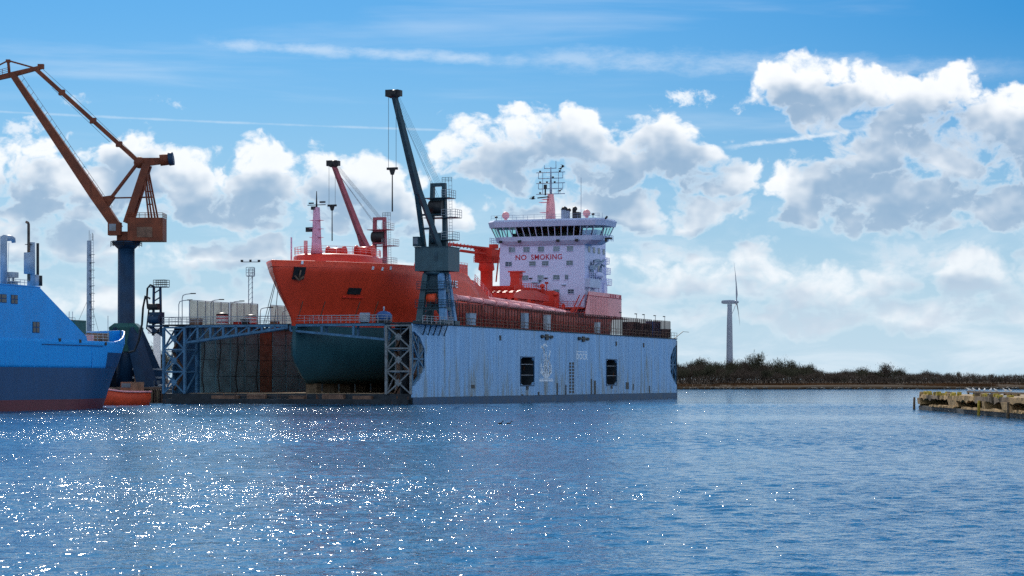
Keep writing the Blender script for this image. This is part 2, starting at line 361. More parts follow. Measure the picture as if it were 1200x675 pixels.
# ------------------------------------------------------------------ mesh helper
class MB:
    def __init__(s): s.v, s.f, s.sm = [], [], []
    def face(s, idx, smooth=False): s.f.append(tuple(idx)); s.sm.append(smooth)
    def boxm(s, x0, x1, y0, y1, z0, z1):
        b = len(s.v)
        s.v += [(x, y, z) for z in (z0, z1) for x, y in ((x0, y0), (x1, y0), (x1, y1), (x0, y1))]
        for q in ((0, 3, 2, 1), (4, 5, 6, 7), (0, 1, 5, 4), (1, 2, 6, 5), (2, 3, 7, 6), (3, 0, 4, 7)): s.face([b + i for i in q])
        return s
    def box(s, c, d): return s.boxm(c[0] - d[0] / 2, c[0] + d[0] / 2, c[1] - d[1] / 2, c[1] + d[1] / 2, c[2] - d[2] / 2, c[2] + d[2] / 2)
    def beam(s, p, q, w, h=None, w1=None, h1=None):
        p, q = Vector(p), Vector(q); h = h or w; w1 = w1 or w; h1 = h1 or (h if w1 == w else h * w1 / w)
        d = (q - p).normalized(); up = Vector((0, 0, 1)) if abs(d.z) < 0.98 else Vector((0, 1, 0))
        x = d.cross(up).normalized(); y = x.cross(d).normalized(); b = len(s.v)
        for o, ww, hh in ((p, w, h), (q, w1, h1)):
            for i, j in ((-1, -1), (1, -1), (1, 1), (-1, 1)): s.v.append(tuple(o + x * ww / 2 * i + y * hh / 2 * j))
        for f in ((3, 2, 1, 0), (4, 5, 6, 7), (0, 1, 5, 4), (1, 2, 6, 5), (2, 3, 7, 6), (3, 0, 4, 7)): s.face([b + i for i in f])
        return s
    def tube(s, p, q, r, r1=None, n=8, cap=True):
        return s.path([p, q], [r, r if r1 is None else r1], n, cap)
    def path(s, pts, r, n=6, cap=True):
        pts = [Vector(p) for p in pts]; rr = r if isinstance(r, (list, tuple)) else [r] * len(pts)
        b = len(s.v)
        for i, p in enumerate(pts):
            d = (pts[min(i + 1, len(pts) - 1)] - pts[max(i - 1, 0)]).normalized()
            up = Vector((0, 0, 1)) if abs(d.z) < 0.95 else Vector((0, 1, 0))
            x = d.cross(up).normalized(); y = x.cross(d).normalized()
            for k in range(n):
                a = 2 * math.pi * k / n
                s.v.append(tuple(p + (x * math.cos(a) + y * math.sin(a)) * rr[i]))
        for i in range(len(pts) - 1):
            for k in range(n):
                k2 = (k + 1) % n
                s.face([b + i * n + k, b + i * n + k2, b + (i + 1) * n + k2, b + (i + 1) * n + k], n > 4)
        if cap:
            s.face([b + k for k in reversed(range(n))]); e = b + (len(pts) - 1) * n; s.face([e + k for k in range(n)])
        return s
    def prism(s, poly, ax, a, c):
        """polygon given in the two other axes, pushed from a to c along axis ax (0,1,2)"""
        b = len(s.v); n = len(poly)
        for t_ in (a, c):
            for u, w in poly: s.v.append((t_, u, w) if ax == 0 else (u, t_, w) if ax == 1 else (u, w, t_))
        s.face(range(n - 1, -1, -1)if b == 0 else [b + i for i in range(n - 1, -1, -1)]); s.face([b + n + i for i in range(n)])
        for i in range(n):
            j = (i + 1) % n; s.face([b + i, b + j, b + n + j, b + n + i])
        return s
    def lathe(s, prof, c=(0, 0, 0), n=16):
        b = len(s.v)
        for r, z in prof:
            for k in range(n):
                a = 2 * math.pi * k / n; s.v.append((c[0] + r * math.cos(a), c[1] + r * math.sin(a), c[2] + z))
        for i in range(len(prof) - 1):
            for k in range(n):
                k2 = (k + 1) % n
                s.face([b + i * n + k, b + i * n + k2, b + (i + 1) * n + k2, b + (i + 1) * n + k], True)
        s.face([b + k for k in reversed(range(n))]); e = b + (len(prof) - 1) * n; s.face([e + k for k in range(n)])
        return s
    def ball(s, c, r, n=10, m=6, sc=(1, 1, 1)):
        b0 = len(s.v)
        s.lathe([(max(r * math.sin(math.pi * i / m), 1e-3 * r), -r * math.cos(math.pi * i / m)) for i in range(m + 1)], (0, 0, 0), n)
        for i in range(b0, len(s.v)):
            v = s.v[i]; s.v[i] = (c[0] + v[0] * sc[0], c[1] + v[1] * sc[1], c[2] + v[2] * sc[2])
        return s
    def loft(s, rings, closed=True, caps=True, smooth=True):
        b = len(s.v); n = len(rings[0])
        for r in rings: s.v += [tuple(p) for p in r]
        for i in range(len(rings) - 1):
            for k in range(n if closed else n - 1):
                k2 = (k + 1) % n
                s.face([b + i * n + k, b + i * n + k2, b + (i + 1) * n + k2, b + (i + 1) * n + k], smooth)
        if caps:
            s.face([b + k for k in reversed(range(n))]); e = b + (len(rings) - 1) * n; s.face([e + k for k in range(n)])
        return s
    def rail(s, pts, h=1.1, gap=1.8, r=0.035, lines=3):
        """guard rail along a line of points"""
        pts = [Vector(p) for p in pts]
        for a, c in zip(pts, pts[1:]):
            L = (c - a).length; k = max(1, int(round(L / gap)))
            for i in range(k + 1):
                p = a.lerp(c, i / k); s.tube(p, p + Vector((0, 0, h)), r * 1.1, n=4, cap=False)
            for j in range(lines):
                o = Vector((0, 0, h * (j + 1) / lines)); s.tube(a + o, c + o, r, n=4, cap=False)
        return s
    def ladder(s, a, c, w=0.5, side=(1, 0, 0), r=0.03, step=0.45):
        a, c, sd_ = Vector(a), Vector(c), Vector(side) * w / 2
        s.tube(a - sd_, c - sd_, r, n=4); s.tube(a + sd_, c + sd_, r, n=4)
        k = int((c - a).length / step)
        for i in range(1, k): p = a.lerp(c, i / k); s.tube(p - sd_, p + sd_, r * 0.8, n=4, cap=False)
        return s
    def mesh(s, name):
        me = bpy.data.meshes.new(name); me.from_pydata(s.v, [], s.f)
        me.polygons.foreach_set('use_smooth', s.sm); me.update()
        return me
    def build(s, name, mat, parent=None, fix=True):
        me = s.mesh(name)
        if fix:
            import bmesh
            b = bmesh.new(); b.from_mesh(me); bmesh.ops.recalc_face_normals(b, faces=b.faces); b.to_mesh(me); b.free()
        if mat: me.materials.append(M[mat] if isinstance(mat, str) else mat)
        o = bpy.data.objects.new(name, me); COL.objects.link(o)
        if parent is not None: o.parent = parent
        return o
def inst(me, name, loc, rotz=0, parent=None, sc=None):
    o = bpy.data.objects.new(name, me); COL.objects.link(o); o.location = loc; o.rotation_euler = (0, 0, rotz)
    if sc is not None: o.scale = sc if hasattr(sc, '__len__') else (sc,) * 3
    if parent is not None: o.parent = parent
    return o
def mesh_of(mb, name, mat):
    o = mb.build(name, mat); me = o.data; bpy.data.objects.remove(o); return me
def tag(o, label=None, cat=None, group=None, kind=None):
    if label: o['label'] = label
    if cat: o['category'] = cat
    if group: o['group'] = group
    if kind: o['kind'] = kind
    return o
def thing(name, label, cat, loc=(0, 0, 0), rotz=0, group=None):
    o = bpy.data.objects.new(name, None); COL.objects.link(o); o.location = loc; o.rotation_euler = (0, 0, rotz)
    o.empty_display_size = 0.5
    return tag(o, label, cat, group)
def copy_tree(o, parent=None):
    c = o.copy(); COL.objects.link(c); c.parent = parent
    for ch in o.children: copy_tree(ch, c)
    return c
def lettering(name, text, size, mat, parent, loc, rot, width=None, depth=0.01, bold=0.02):
    cu = bpy.data.curves.new(name, 'FONT'); cu.body = text; cu.size = size; cu.extrude = depth; cu.align_x = 'LEFT'; cu.resolution_u = 3
    cu.offset = size * bold; cu.space_character = 1.08
    tmp = bpy.data.objects.new(name, cu); COL.objects.link(tmp)
    me = bpy.data.meshes.new_from_object(tmp.evaluated_get(bpy.context.evaluated_depsgraph_get())); bpy.data.objects.remove(tmp)
    xs_ = [v.co.x for v in me.vertices]; k = width / (max(xs_) - min(xs_)) if width else 1.0
    for v in me.vertices: v.co.x = (v.co.x - min(xs_)) * k
    me.materials.clear(); me.materials.append(M[mat]); me.name = name
    o = bpy.data.objects.new(name, me); COL.objects.link(o); o.parent = parent; o.location = loc; o.rotation_euler = rot
    return o

# ------------------------------------------------------------------ places
def at(px, py, Y):
    """a point of the place at distance Y"""
    return Vector(((px - 600) / FPX * Y, Y, CAM_H + (HOR - py) / FPX * Y))
TH = R(20.7); CS, SN = math.cos(TH), math.sin(TH)
D0 = 325.0; X0 = (484 - 600) / FPX * D0          # the dock's near outer corner
def dk(x, y, z=0.0):
    """dock frame (x across to the right, y along the dock, z up) to the place"""
    return Vector((X0 + x * CS + y * SN, D0 - x * SN + y * CS, z))
def dist(x, y): return D0 - x * SN + y * CS
def sx(px, s):
    k = (px - 600) / FPX; return (k * (D0 + s * CS) - X0 - s * SN) / (CS + k * SN)
def ss(px, x):
    k = (px - 600) / FPX; return (k * (D0 - x * SN) - X0 - x * CS) / (SN - k * CS)
def zz(py, x, s): return CAM_H + (HOR - py) / FPX * dist(x, s)

# ------------------------------------------------------------------ water
m, t, p, co = new_mat('harbour water')
geo = t.nodes.new('ShaderNodeNewGeometry'); P = geo.outputs['Position']
patch = noise(t, vmap(t, P, (0.006, 0.026, 1), (0, 0, 0), rot=(0, 0, R(4))), 1.0, 3, 0.5).step(0.36, 0.60)
amp = patch * 0.48 + 0.54                       # calm slicks and gust patches
EPS = 0.025
def wave(ox, oy):
    q = vmap(t, P, (1, 1, 1), (ox, oy, 0))
    a = noise(t, vmap(t, q, (1.0, 0.7, 1), rot=(0, 0, R(20))), 2.6, 2, 0.5, 0.3)
    c = noise(t, vmap(t, q, (1.0, 0.8, 1), (11, 4, 0), rot=(0, 0, R(-25))), 7.0, 2, 0.6)
    return a * 0.098 + c * 0.043
h0, h1, h2 = wave(0, 0), wave(EPS, 0), wave(0, EPS)
nx = (h0 - h1) * amp * (1.0 / EPS); ny = (h0 - h2) * amp * (1.0 / EPS)
gx, gy, gz = sep(t, geo.outputs['Normal'])
nn = t.nodes.new('ShaderNodeVectorMath'); nn.operation = 'NORMALIZE'
t.links.new(comb(t, nx + gx, ny + gy, gz), nn.inputs[0]); t.links.new(nn.outputs[0], p.inputs['Normal'])
p.inputs['Base Color'].default_value = (0.006, 0.085, 0.19, 1)
p.inputs['Roughness'].default_value = 0.085; p.inputs['IOR'].default_value = 1.333
M['water'] = m
import numpy as np
rw = np.random.default_rng(4)
NW = 46
comps = []
for i in range(NW):
    lam = 0.6 * (1.7 / 0.6) ** rw.random(); th_ = rw.normal(R(-70), R(38))
    comps.append((lam, 2 * np.pi / lam * np.cos(th_), 2 * np.pi / lam * np.sin(th_), rw.random() * 6.283))
def wave_sheet(y0, y1, step, n0):
    """a stretch of real wavelets; the swell dies out toward its rim"""
    ys = np.arange(y0, y1, step); xs = np.arange(-136, 136, step)
    XX, YY = np.meshgrid(xs, ys)
    half = 0.33 * YY + 20
    inside = np.abs(XX) <= half
    X1, Y1 = XX[inside], YY[inside]; Z1 = np.zeros_like(X1)
    for lam, kx, ky, ph in comps: Z1 += (0.105 * np.sqrt(2 / NW) * lam / (2 * np.pi)) * np.sin(kx * X1 + ky * Y1 + ph)
    gust = 0.74 + 0.15 * np.sin(Y1 * .045 + X1 * .008 + 1) + 0.13 * np.sin(Y1 * .017 - X1 * .012 + 2.2) + 0.12 * np.sin(Y1 * .11 + 1.5 * np.sin(X1 * .02))
    edge = np.clip(np.minimum.reduce([(half[inside] - np.abs(X1)) / 16, (Y1 - 34) / 5, (345 - Y1) / 12]), 0, 1)
    Z1 = Z1 * np.clip(gust, .25, 1.2) * edge - 0.1 * (1 - edge)
    idx = -np.ones(XX.shape, int); idx[inside] = np.arange(inside.sum()) + n0
    quad = inside[:-1, :-1] & inside[1:, :-1] & inside[:-1, 1:] & inside[1:, 1:]
    return np.stack([X1, Y1, Z1], 1), np.stack([idx[:-1, :-1][quad], idx[:-1, 1:][quad], idx[1:, 1:][quad], idx[1:, :-1][quad]], 1)
V1, F1 = wave_sheet(34, 150, 0.19, 0)
V2, F2 = wave_sheet(149.6, 346, 0.29, len(V1))
VV = np.vstack([V1, V2]); nv = len(VV)
VV = np.vstack([VV, [(-4000, -600, -.12), (4000, -600, -.12), (4000, 9000, -.12), (-4000, 9000, -.12)]]); F4 = np.vstack([F1, F2, [[nv, nv + 1, nv + 2, nv + 3]]])
me = bpy.data.meshes.new('water')
me.vertices.add(len(VV)); me.vertices.foreach_set('co', VV.astype(np.float32).ravel())
me.loops.add(F4.size); me.loops.foreach_set('vertex_index', F4.astype(np.int32).ravel())
me.polygons.add(len(F4)); me.polygons.foreach_set('loop_start', np.arange(0, F4.size, 4, dtype=np.int32)); me.polygons.foreach_set('loop_total', np.full(len(F4), 4, np.int32))
me.polygons.foreach_set('use_smooth', np.ones(len(F4), bool)); me.update(calc_edges=True); me.validate()
me.materials.append(M['water'])
wo_ = bpy.data.objects.new('water', me); COL.objects.link(wo_); tag(wo_, kind='structure')

# ------------------------------------------------------------------ far shore
g = MB(); cols, rows = 120, 8
prof = [(0, -0.9), (1.5, 0.7), (12, 1.5), (30, 2.0), (70, 2.4), (160, 2.6), (600, 3.0), (6000, 6.0)]
for j, (d, z) in enumerate(prof):
    for i in range(cols + 1):
        x = -900 + 2400 * i / cols
        e = 12 * mnoise.noise(Vector((x * 0.011, 0.3, 0))) + 5 * mnoise.noise(Vector((x * 0.05, 4, 0)))
        g.v.append((x, 915 + d + e, z + (0.7 * mnoise.noise(Vector((x * 0.03, d * 0.05, 2))) if j > 1 else 0)))
for j in range(len(prof) - 1):
    for i in range(cols): a = j * (cols + 1) + i; g.face((a, a + 1, a + cols + 2, a + cols + 1), True)
tag(g.build('far_shore', 'soil'), kind='structure')
# stones along the water's edge
g = MB()
for i in range(700):
    x = random.uniform(60, 460); y = 915 + 12 * mnoise.noise(Vector((x * 0.011, 0.3, 0))) + 5 * mnoise.noise(Vector((x * 0.05, 4, 0))) + random.uniform(0, 3)
    r = random.uniform(0.3, 0.9); g.ball((x, y, random.uniform(0.0, 0.4)), r, 5, 3, (1.3, 1, 0.7))
tag(g.build('shore_rubble', 'concrete_dark'), 'dark stones along the water edge of the wooded far shore', 'stones', kind='stuff')

def bare_tree(seed, hgt, wid, nsl, upright):
    """winter tree: trunk with limbs, and a crown of thin twig slivers"""
    rnd = random.Random(seed); tr = MB(); cr = MB()
    tips = []
    def grow(p, d, L, r, lev):
        q = p + d * L
        tr.path([p, p.lerp(q, .5) + Vector((rnd.uniform(-.05, .05) * L, rnd.uniform(-.05, .05) * L, 0)), q], [r, r * .8, r * .6], 5, False)
        tips.append((q, d, lev))
        if lev == 3: return
        for k in range(3 if lev < 2 else 3):
            a = rnd.uniform(0, 6.28); sp = rnd.uniform(.35, .85) * (0.6 if upright else 1)
            nd = (d + Vector((math.cos(a) * sp, math.sin(a) * sp, rnd.uniform(-.05, .25)))).normalized()
            grow(p.lerp(q, rnd.uniform(.55, 1)), nd, L * rnd.uniform(.55, .8), r * .55, lev + 1)
    for k in range(1 if upright else 3):
        a = rnd.uniform(0, 6.28); sp = 0.05 if upright else rnd.uniform(.2, .6)
        grow(Vector((rnd.uniform(-.2, .2), rnd.uniform(-.2, .2), -0.2)), Vector((math.cos(a) * sp, math.sin(a) * sp, 1)).normalized(), hgt * .42, hgt * .02, 0)
    for i in range(nsl):
        q, d, lev = rnd.choice(tips)
        c = q + Vector((rnd.gauss(0, wid * .16), rnd.gauss(0, wid * .16), rnd.gauss(0, hgt * .09)))
        if c.z < hgt * .12: c.z = hgt * rnd.uniform(.12, .4)
        dd = (d * .7 + Vector((rnd.uniform(-1, 1), rnd.uniform(-1, 1), rnd.uniform(0, 1.4)))).normalized()
        L = rnd.uniform(.5, 1.3); ww = rnd.uniform(.03, .075)
        x = dd.cross(Vector((rnd.uniform(-1, 1), rnd.uniform(-1, 1), .1))).normalized() * ww
        bb = len(cr.v); e = c + dd * L
        s1 = (d + Vector((rnd.uniform(-1, 1), rnd.uniform(-1, 1), .6))).normalized() * L * .6
        cr.v += [tuple(c - x), tuple(c + x), tuple(e), tuple(c + dd * L * .4 + s1)]
        cr.face((bb, bb + 1, bb + 2)); cr.face((bb, bb + 1, bb + 3))
    return tr, cr
protos = []
for sd_, hh, wd, ns, up, mt in ((1, 9, 8, 1500, False, 'twig'), (2, 10, 7, 1500, False, 'twig_olive'), (3, 8, 8, 1400, False, 'twig'), (4, 9.5, 6, 1000, True, 'twig'),
                                (5, 7.5, 8, 1400, False, 'twig_olive'), (6, 10, 5, 1000, True, 'twig_olive'), (8, 9, 9, 1600, False, 'twig')):
    tr, cr = bare_tree(sd_, hh, wd, ns, up)
    protos.append((mesh_of(tr, 'trunk', 'trunk'), mesh_of(cr, 'crown', mt), hh))
def put_tree(k, loc, s, label, group=None):
    tr, cr, hh = protos[k]
    r = thing('bare_tree', label, 'tree', loc, random.uniform(0, 6.28), group); r.scale = (s * random.uniform(.9, 1.2), s * random.uniform(.9, 1.2), s)
    inst(tr, 'trunk', (0, 0, 0), 0, r); inst(cr, 'crown', (0, 0, 0), 0, r)
def skyline(px):
    """top of the wood, as an elevation line"""
    pts = [(780, 425), (820, 422), (880, 423), (930, 424), (985, 432), (1030, 431), (1080, 434), (1120, 436), (1160, 439), (1210, 445), (1300, 444)]
    for (a, b_), (c, d) in zip(pts, pts[1:]):
        if a <= px <= c: return b_ + (d - b_) * (px - a) / (c - a)
    return 428
n = 0
for row, (Y, dpx) in enumerate(((942, 9.0), (958, 7.5), (976, 6.5))):
    px = 785
    while px < 1225:
        top = skyline(px) + (8 if row == 0 else 4 if row == 1 else 0) + 1.5 + random.uniform(-2.5, 4)
        q = at(px, top, Y + random.uniform(-5, 5)); k = random.randrange(len(protos))
        gz = 2.2
        s = max(q.z - gz, 2.5) / protos[k][2]
        put_tree(k, (q.x, q.y, gz - .2), s, 'bare brown winter tree in the dense wood along the far shore', 'bare trees of the far wood')
        px += dpx * random.uniform(.7, 1.35); n += 1
put_tree(5, (*at(884, 440, 950)[:2], 2.0), 1.25, 'taller thin bare tree standing out of the far wood right of the wind turbine')
put_tree(3, (*at(1040, 440, 950)[:2], 2.0), .88, 'rounded bare tree topping the far wood above the open water')
for pxx in (176, 181, 186):
    q = at(pxx, 412 + random.uniform(-3, 5), 560); put_tree(1 if pxx == 181 else 4, (q.x, q.y, 2.4), max(q.z - 2.4, 2) / protos[1][2] * 1.25, {176: 'dark bushy tree in the gap beside the dock, nearest the crane leg', 181: 'dark bushy tree in the middle of the gap beside the dock', 186: 'dark bushy tree in the gap, nearest the dock tower'}[pxx], 'trees behind the quay wall')
# undergrowth in front of and between the trees
cr = MB(); rnd = random.Random(5)
for i in range(26000):
    px = rnd.uniform(770, 1240); Y = rnd.uniform(932, 985); X = (px - 600) / FPX * Y
    hh = (2.0 + 2.6 * max(0, mnoise.noise(Vector((X * .06, Y * .05, 0))) + .5)) * rnd.random() ** .7
    c = Vector((X, Y, 2.0 + hh)); L = rnd.uniform(.5, 1.5); ww = rnd.uniform(.05, .13)
    dd = Vector((rnd.uniform(-.6, .6), rnd.uniform(-.6, .6), 1)).normalized()
    x = Vector((rnd.uniform(-1, 1), rnd.uniform(-1, 1), 0)).normalized() * ww; bb = len(cr.v)
    cr.v += [tuple(c - x), tuple(c + x), tuple(c + dd * L)]; cr.face((bb, bb + 1, bb + 2))
tag(cr.build('undergrowth', 'twig', fix=False), 'dense bare undergrowth filling the far wood', 'undergrowth', kind='stuff')
gr = MB()
for i in range(16000):
    px = rnd.uniform(770, 1240); Y = 917 + 8 * mnoise.noise(Vector((px * .05, 1, 0))) + rnd.uniform(2, 26); X = (px - 600) / FPX * Y
    if mnoise.noise(Vector((X * .045, Y * .08, 7))) < -.12: continue
    c = Vector((X, Y, 1.0 + (Y - 917) * .03)); L = rnd.uniform(.4, 1.2); x = Vector((rnd.uniform(.05, .16), 0, 0)); bb = len(gr.v)
    gr.v += [tuple(c - x), tuple(c + x), tuple(c + Vector((rnd.uniform(-.4, .4), 0, L)))]; gr.face((bb, bb + 1, bb + 2))
M['reed'] = paint('rusty reeds', (0.11, 0.052, 0.022), 0.9, 0.55, 0.3, scale=0.05, streak=False, rustcol=(0.06, 0.05, 0.025))
tag(gr.build('reeds', 'reed', fix=False), 'rust brown reeds and heather along the far bank', 'reeds', kind='stuff')

# ------------------------------------------------------------------ wind turbine
base = at(855, 430, 1640); base.z = 2.4
wt_ = thing('wind_turbine', 'grey white wind turbine with narrow blades standing behind the far wood', 'wind turbine', base)
hub = at(855, 354, 1640).z - base.z
MB().lathe([(2.7, 0), (2.4, hub * .35), (2.1, hub * .7), (1.7, hub - 1.6)], n=20).build('tower', 'turbine', wt_)
MB().loft([[(x, y * s, hub + z * s) for y, z in ((-1.4, -1.3), (1.4, -1.3), (1.5, .6), (.9, 1.4), (-.9, 1.4), (-1.5, .6))] for x, s in ((-6.0, .6), (-5.0, .95), (0, 1.1), (3, 1), (4.0, .8))], smooth=False).build('nacelle', 'turbine', wt_)
hb = MB().loft([[(x, r * math.cos(a * math.pi / 6), hub + r * math.sin(a * math.pi / 6)) for a in range(12)] for x, r in ((4.0, 1.2), (5.0, 1.3), (6.2, .9), (6.9, .15))]).build('hub', 'turbine', wt_)
for ang in (4, 124, 244):
    bl = MB(); L = 29.0; rings = []
    ca, sa = math.cos(R(ang)), math.sin(R(ang))
    for f_ in (0, .06, .18, .4, .7, 1.0):
        ch = (1.0, 1.2, 2.6, 1.9, 1.2, .35)[(0, .06, .18, .4, .7, 1.0).index(f_)]; tk = (1.0, .9, .6, .4, .25, .08)[(0, .06, .18, .4, .7, 1.0).index(f_)]
        tw = R(25 * (1 - f_) + 5); ring = []
        for u, w_ in ((-.35, 0), (0, .5), (.65, 0), (0, -.5)):
            uy, ux = u * ch * math.cos(tw) - w_ * tk * math.sin(tw), u * ch * math.sin(tw) + w_ * tk * math.cos(tw)
            rr = .8 + f_ * L
            ring.append((5.1 + ux - 1.0 * f_ * f_ * (1 if ang != 4 else 2.2) , rr * sa + uy * ca, hub + rr * ca - uy * sa))
        rings.append(ring)
    bl.loft(rings).build('blade', 'turbine', wt_)
wt_.rotation_euler.z = R(-14)

M['pale_stone'] = paint('pale stone', (0.6, 0.56, 0.48), 0.9, 0.3, 0.2, scale=2, streak=False, rustcol=(0.3, 0.22, 0.1))
# ------------------------------------------------------------------ the old pier on the right
pa = at(1075, 480, 268); pa.z = 0
pb = Vector((44.2, 150, 0)); ax = (pb - pa).normalized()
PL = (pb - pa).length; prot = math.atan2(ax.y, ax.x)
pier = thing('concrete_pier', 'old crumbling concrete pier with timber beams and yellow lichened kerb', 'pier', pa, prot)
# local x runs along the seaward face toward the camera, local y points inland (right)
def PB(): return MB()
rp = random.Random(11)
PB().boxm(0.2, PL, 0.8, 26, 1.5, 1.86).build('deck_slab', 'pier_top', pier)
PB().boxm(0.25, PL, 4.4, 26, -1, 1.5).build('core_wall', 'concrete_dark', pier)  # dark tone paints in the shade of the recess under the deck
x = 0.0
while x < PL:                                   # upper beam in lengths, chipped
    L = rp.uniform(5, 11); zt = 1.84 + rp.uniform(-.06, .08); o = rp.uniform(-.05, .2); bm = PB(); ring = []
    for i in range(10):
        xx = x + 0.04 + (L - .08) * i / 9; d0, d1, d2 = (rp.uniform(-.09, .09) for _ in range(3)); d1 -= .22 * (rp.random() < .2)
        ring.append([(xx, o + d0, 1.40 + d1), (xx, .9, 1.36), (xx, .9, zt), (xx, o + d2 + .03, zt + d0 * .6)])
    bm.loft(ring, smooth=False).build('cap_beam', rp.choice(['concrete', 'concrete', 'timber']), pier); x += L
x = 0.2
while x < PL:                                   # lower ledge, broken away in places
    L = rp.uniform(4, 11)
    if rp.random() < .8:
        bm = PB(); ring = []
        for i in range(10):
            xx = x + 0.04 + (L - .08) * i / 9; d = rp.uniform(-.2, .16); ring.append([(xx, -.1 + d, .50), (xx, 4.4, .50), (xx, 4.4, .70), (xx, -.05 + d, .72 + d * .5)])
        bm.loft(ring, smooth=False).build('ledge', 'concrete', pier)
    x += L
PB().boxm(0.3, PL, 0.12, 4.35, -.8, .5).build('footing', 'concrete_dark', pier)
for xx, w_ in ((1.2, 1.5), (26, 3.4), (47, 1.0), (59, 2.6), (83, 3.2), (104, 2.4)):   # buttresses
    PB().prism([(xx - w_, 1.42), (xx + w_ * .5, 1.42), (xx + w_, .69), (xx - w_ * .6, .69)], 1, .0 + rp.uniform(-.12, .1), 4.3).build('buttress', 'concrete', pier)
for xx in (0.1, 46.0, 62.0, 95.0):              # the few fender piles left standing
    PB().tube((xx, -.42, -1), (xx + .04, -.38, 1.5), .17, .13, 8).build('fender_pile', 'timber' if xx != 46 else 'lichen', pier)
# end return facing the far shore
PB().boxm(-.1, .2, .3, 26, .1, 1.84).build('end_beam', 'concrete', pier)
for i in range(5): PB().tube((-.3, 1.5 + i * 3, -1), (-.3, 1.5 + i * 3, .95), .22, n=8).build('end_pile', 'timber', pier)
x = .5
while x < PL:                                   # kerb stones with lichen
    L = rp.uniform(.5, 1.6)
    if rp.random() < (.85 if x < 22 or 36 < x < 58 else .4):
        zt = 1.86 + rp.uniform(.14, .42); bm = PB(); yo = rp.uniform(.05, .5)
        bm.loft([[(x + L * (.5 - .5 * k), yo + rp.uniform(0, .1), zz_), (x + L * (.5 + .5 * k), yo + .02, zz_), (x + L * (.5 + .5 * k), yo + .5, zz_), (x + L * (.5 - .5 * k), yo + .5, zz_)] for k, zz_ in ((1, 1.75), (.95, zt - .1), (.5 + rp.uniform(0, .3), zt))], smooth=False)
        bm.build('kerb_stone', rp.choice(['lichen', 'lichen', 'concrete', 'pale_stone', 'timber']), pier)
    x += L + rp.uniform(.15, 1.6)
for i in range(40):                             # loose rubble and tufts along the back edge of the top
    xx, yy = rp.uniform(1, PL), rp.uniform(4, 20); r = rp.uniform(.12, .4)
    PB().ball((xx, yy, 1.86 + r * .3), r, 6, 4, (1.4, 1.2, .7)).build('stone', rp.choice(['concrete', 'lichen', 'timber']), pier)
# timber rail at the back of the pier
PB().boxm(.3, PL, 5.85, 6.15, 2.05, 2.25).build('back_timber', 'timber', pier)
for i in range(int(PL / 4)): PB().boxm(.6 + i * 4, .9 + i * 4, 5.9, 6.1, 1.8, 2.05).build('timber_block', 'timber', pier)

def gull_mesh(mat, fly):
    g = MB()
    ring = lambda y, z, w, h: [(w * math.cos(a * math.pi / 4), y, z + h * math.sin(a * math.pi / 4)) for a in range(8)]
    if fly:
        g.loft([ring(-.32, .02, .01, .01), ring(-.26, .02, .035, .035), ring(-.16, .01, .055, .06), ring(0, 0, .075, .075), ring(.18, 0, .045, .04), ring(.34, .01, .06, .012)])
        for s in (-1, 1):
            g.loft([[(s * x, y - c * .5, z), (s * x, y, z + .015), (s * x, y + c * .5, z), (s * x, y, z - .01)] for x, y, z, c in ((.03, -.03, .03, .22), (.25, -.10, .20, .20), (.45, -.02, .24, .15), (.68, .12, .16, .03))])
    else:
        g.loft([ring(-.30, .33, .01, .01), ring(-.22, .34, .03, .03), ring(-.15, .34, .055, .055), ring(-.10, .29, .06, .06), ring(-.04, .22, .085, .09), ring(.08, .20, .09, .09), ring(.22, .19, .05, .05), ring(.36, .17, .02, .012)])
        for s in (-.035, .035): g.tube((s, .03, 0), (s, .04, .13), .022, n=4)
    return mesh_of(g, 'gull', mat)
gull_w, gull_b, gull_fly = gull_mesh('gull_white', False), gull_mesh('bird_dark', False), gull_mesh('bird_dark', True)
for i, pxx in enumerate((1127, 1136, 1145, 1153, 1161, 1168, 1181, 1187)):
    Y = 262 - i * 5; yl = 6.0
    xl = (.8, 4.5, 8.5, 12, 16, 19, 25, 28)[i]; q = pier.location + Vector((ax.x * xl - math.sin(prot) * yl, ax.y * xl + math.cos(prot) * yl, 0)); q.z = 2.2
    tag(inst(gull_w, 'gull', q, random.uniform(0, 6), sc=1.15), 'white gull on the back timber of the pier, ' + ('outermost', 'second', 'third', 'fourth', 'fifth', 'sixth', 'seventh', 'eighth')[i] + ' from the seaward end', 'gull', 'gulls on the pier')

# ================================================================== the floating dock
DW, DL, DH, WT = 41.8, 136.0, 12.0, 4.4
dock = thing('floating_dock', 'long light blue floating dock with rust streaked wing walls holding the red tanker', 'floating dock', dk(0, 0), -TH)
MB().boxm(-DW + .02, -.05, .3, DL - .3, -1.5, 1.55).build('pontoon', 'dock_dark', dock)
MB().boxm(-DW + WT + .1, -WT - .1, .32, DL - .4, 1.551, 1.6).build('dock_floor_bounce', 'pier_top', dock)  # pale floor sheet added to bounce light onto the hull
MB().boxm(-DW + .6, -.6, -.9, .3, -1.2, .75).build('front_apron', 'dock_dark', dock)
MB().rail([(-29, -.6, .75), (-17, -.6, .75)], .9, 2.4, .03, 2).build('apron_rail', 'rusty', dock)
for i, (a, b_) in enumerate(((-33, -28.5), (-27, -24), (-20, -17.5), (-14.5, -11), (-9.5, -6.5))):
    MB().boxm(a, b_, -.5, .25, .75, 1.25 + .2 * (i % 2)).build('keel_block_rack', 'rusty', dock)
MB().boxm(-.06, .03, .0, DL, -1.2, 1.0).build('waterline_belt', 'dock_belt', dock)

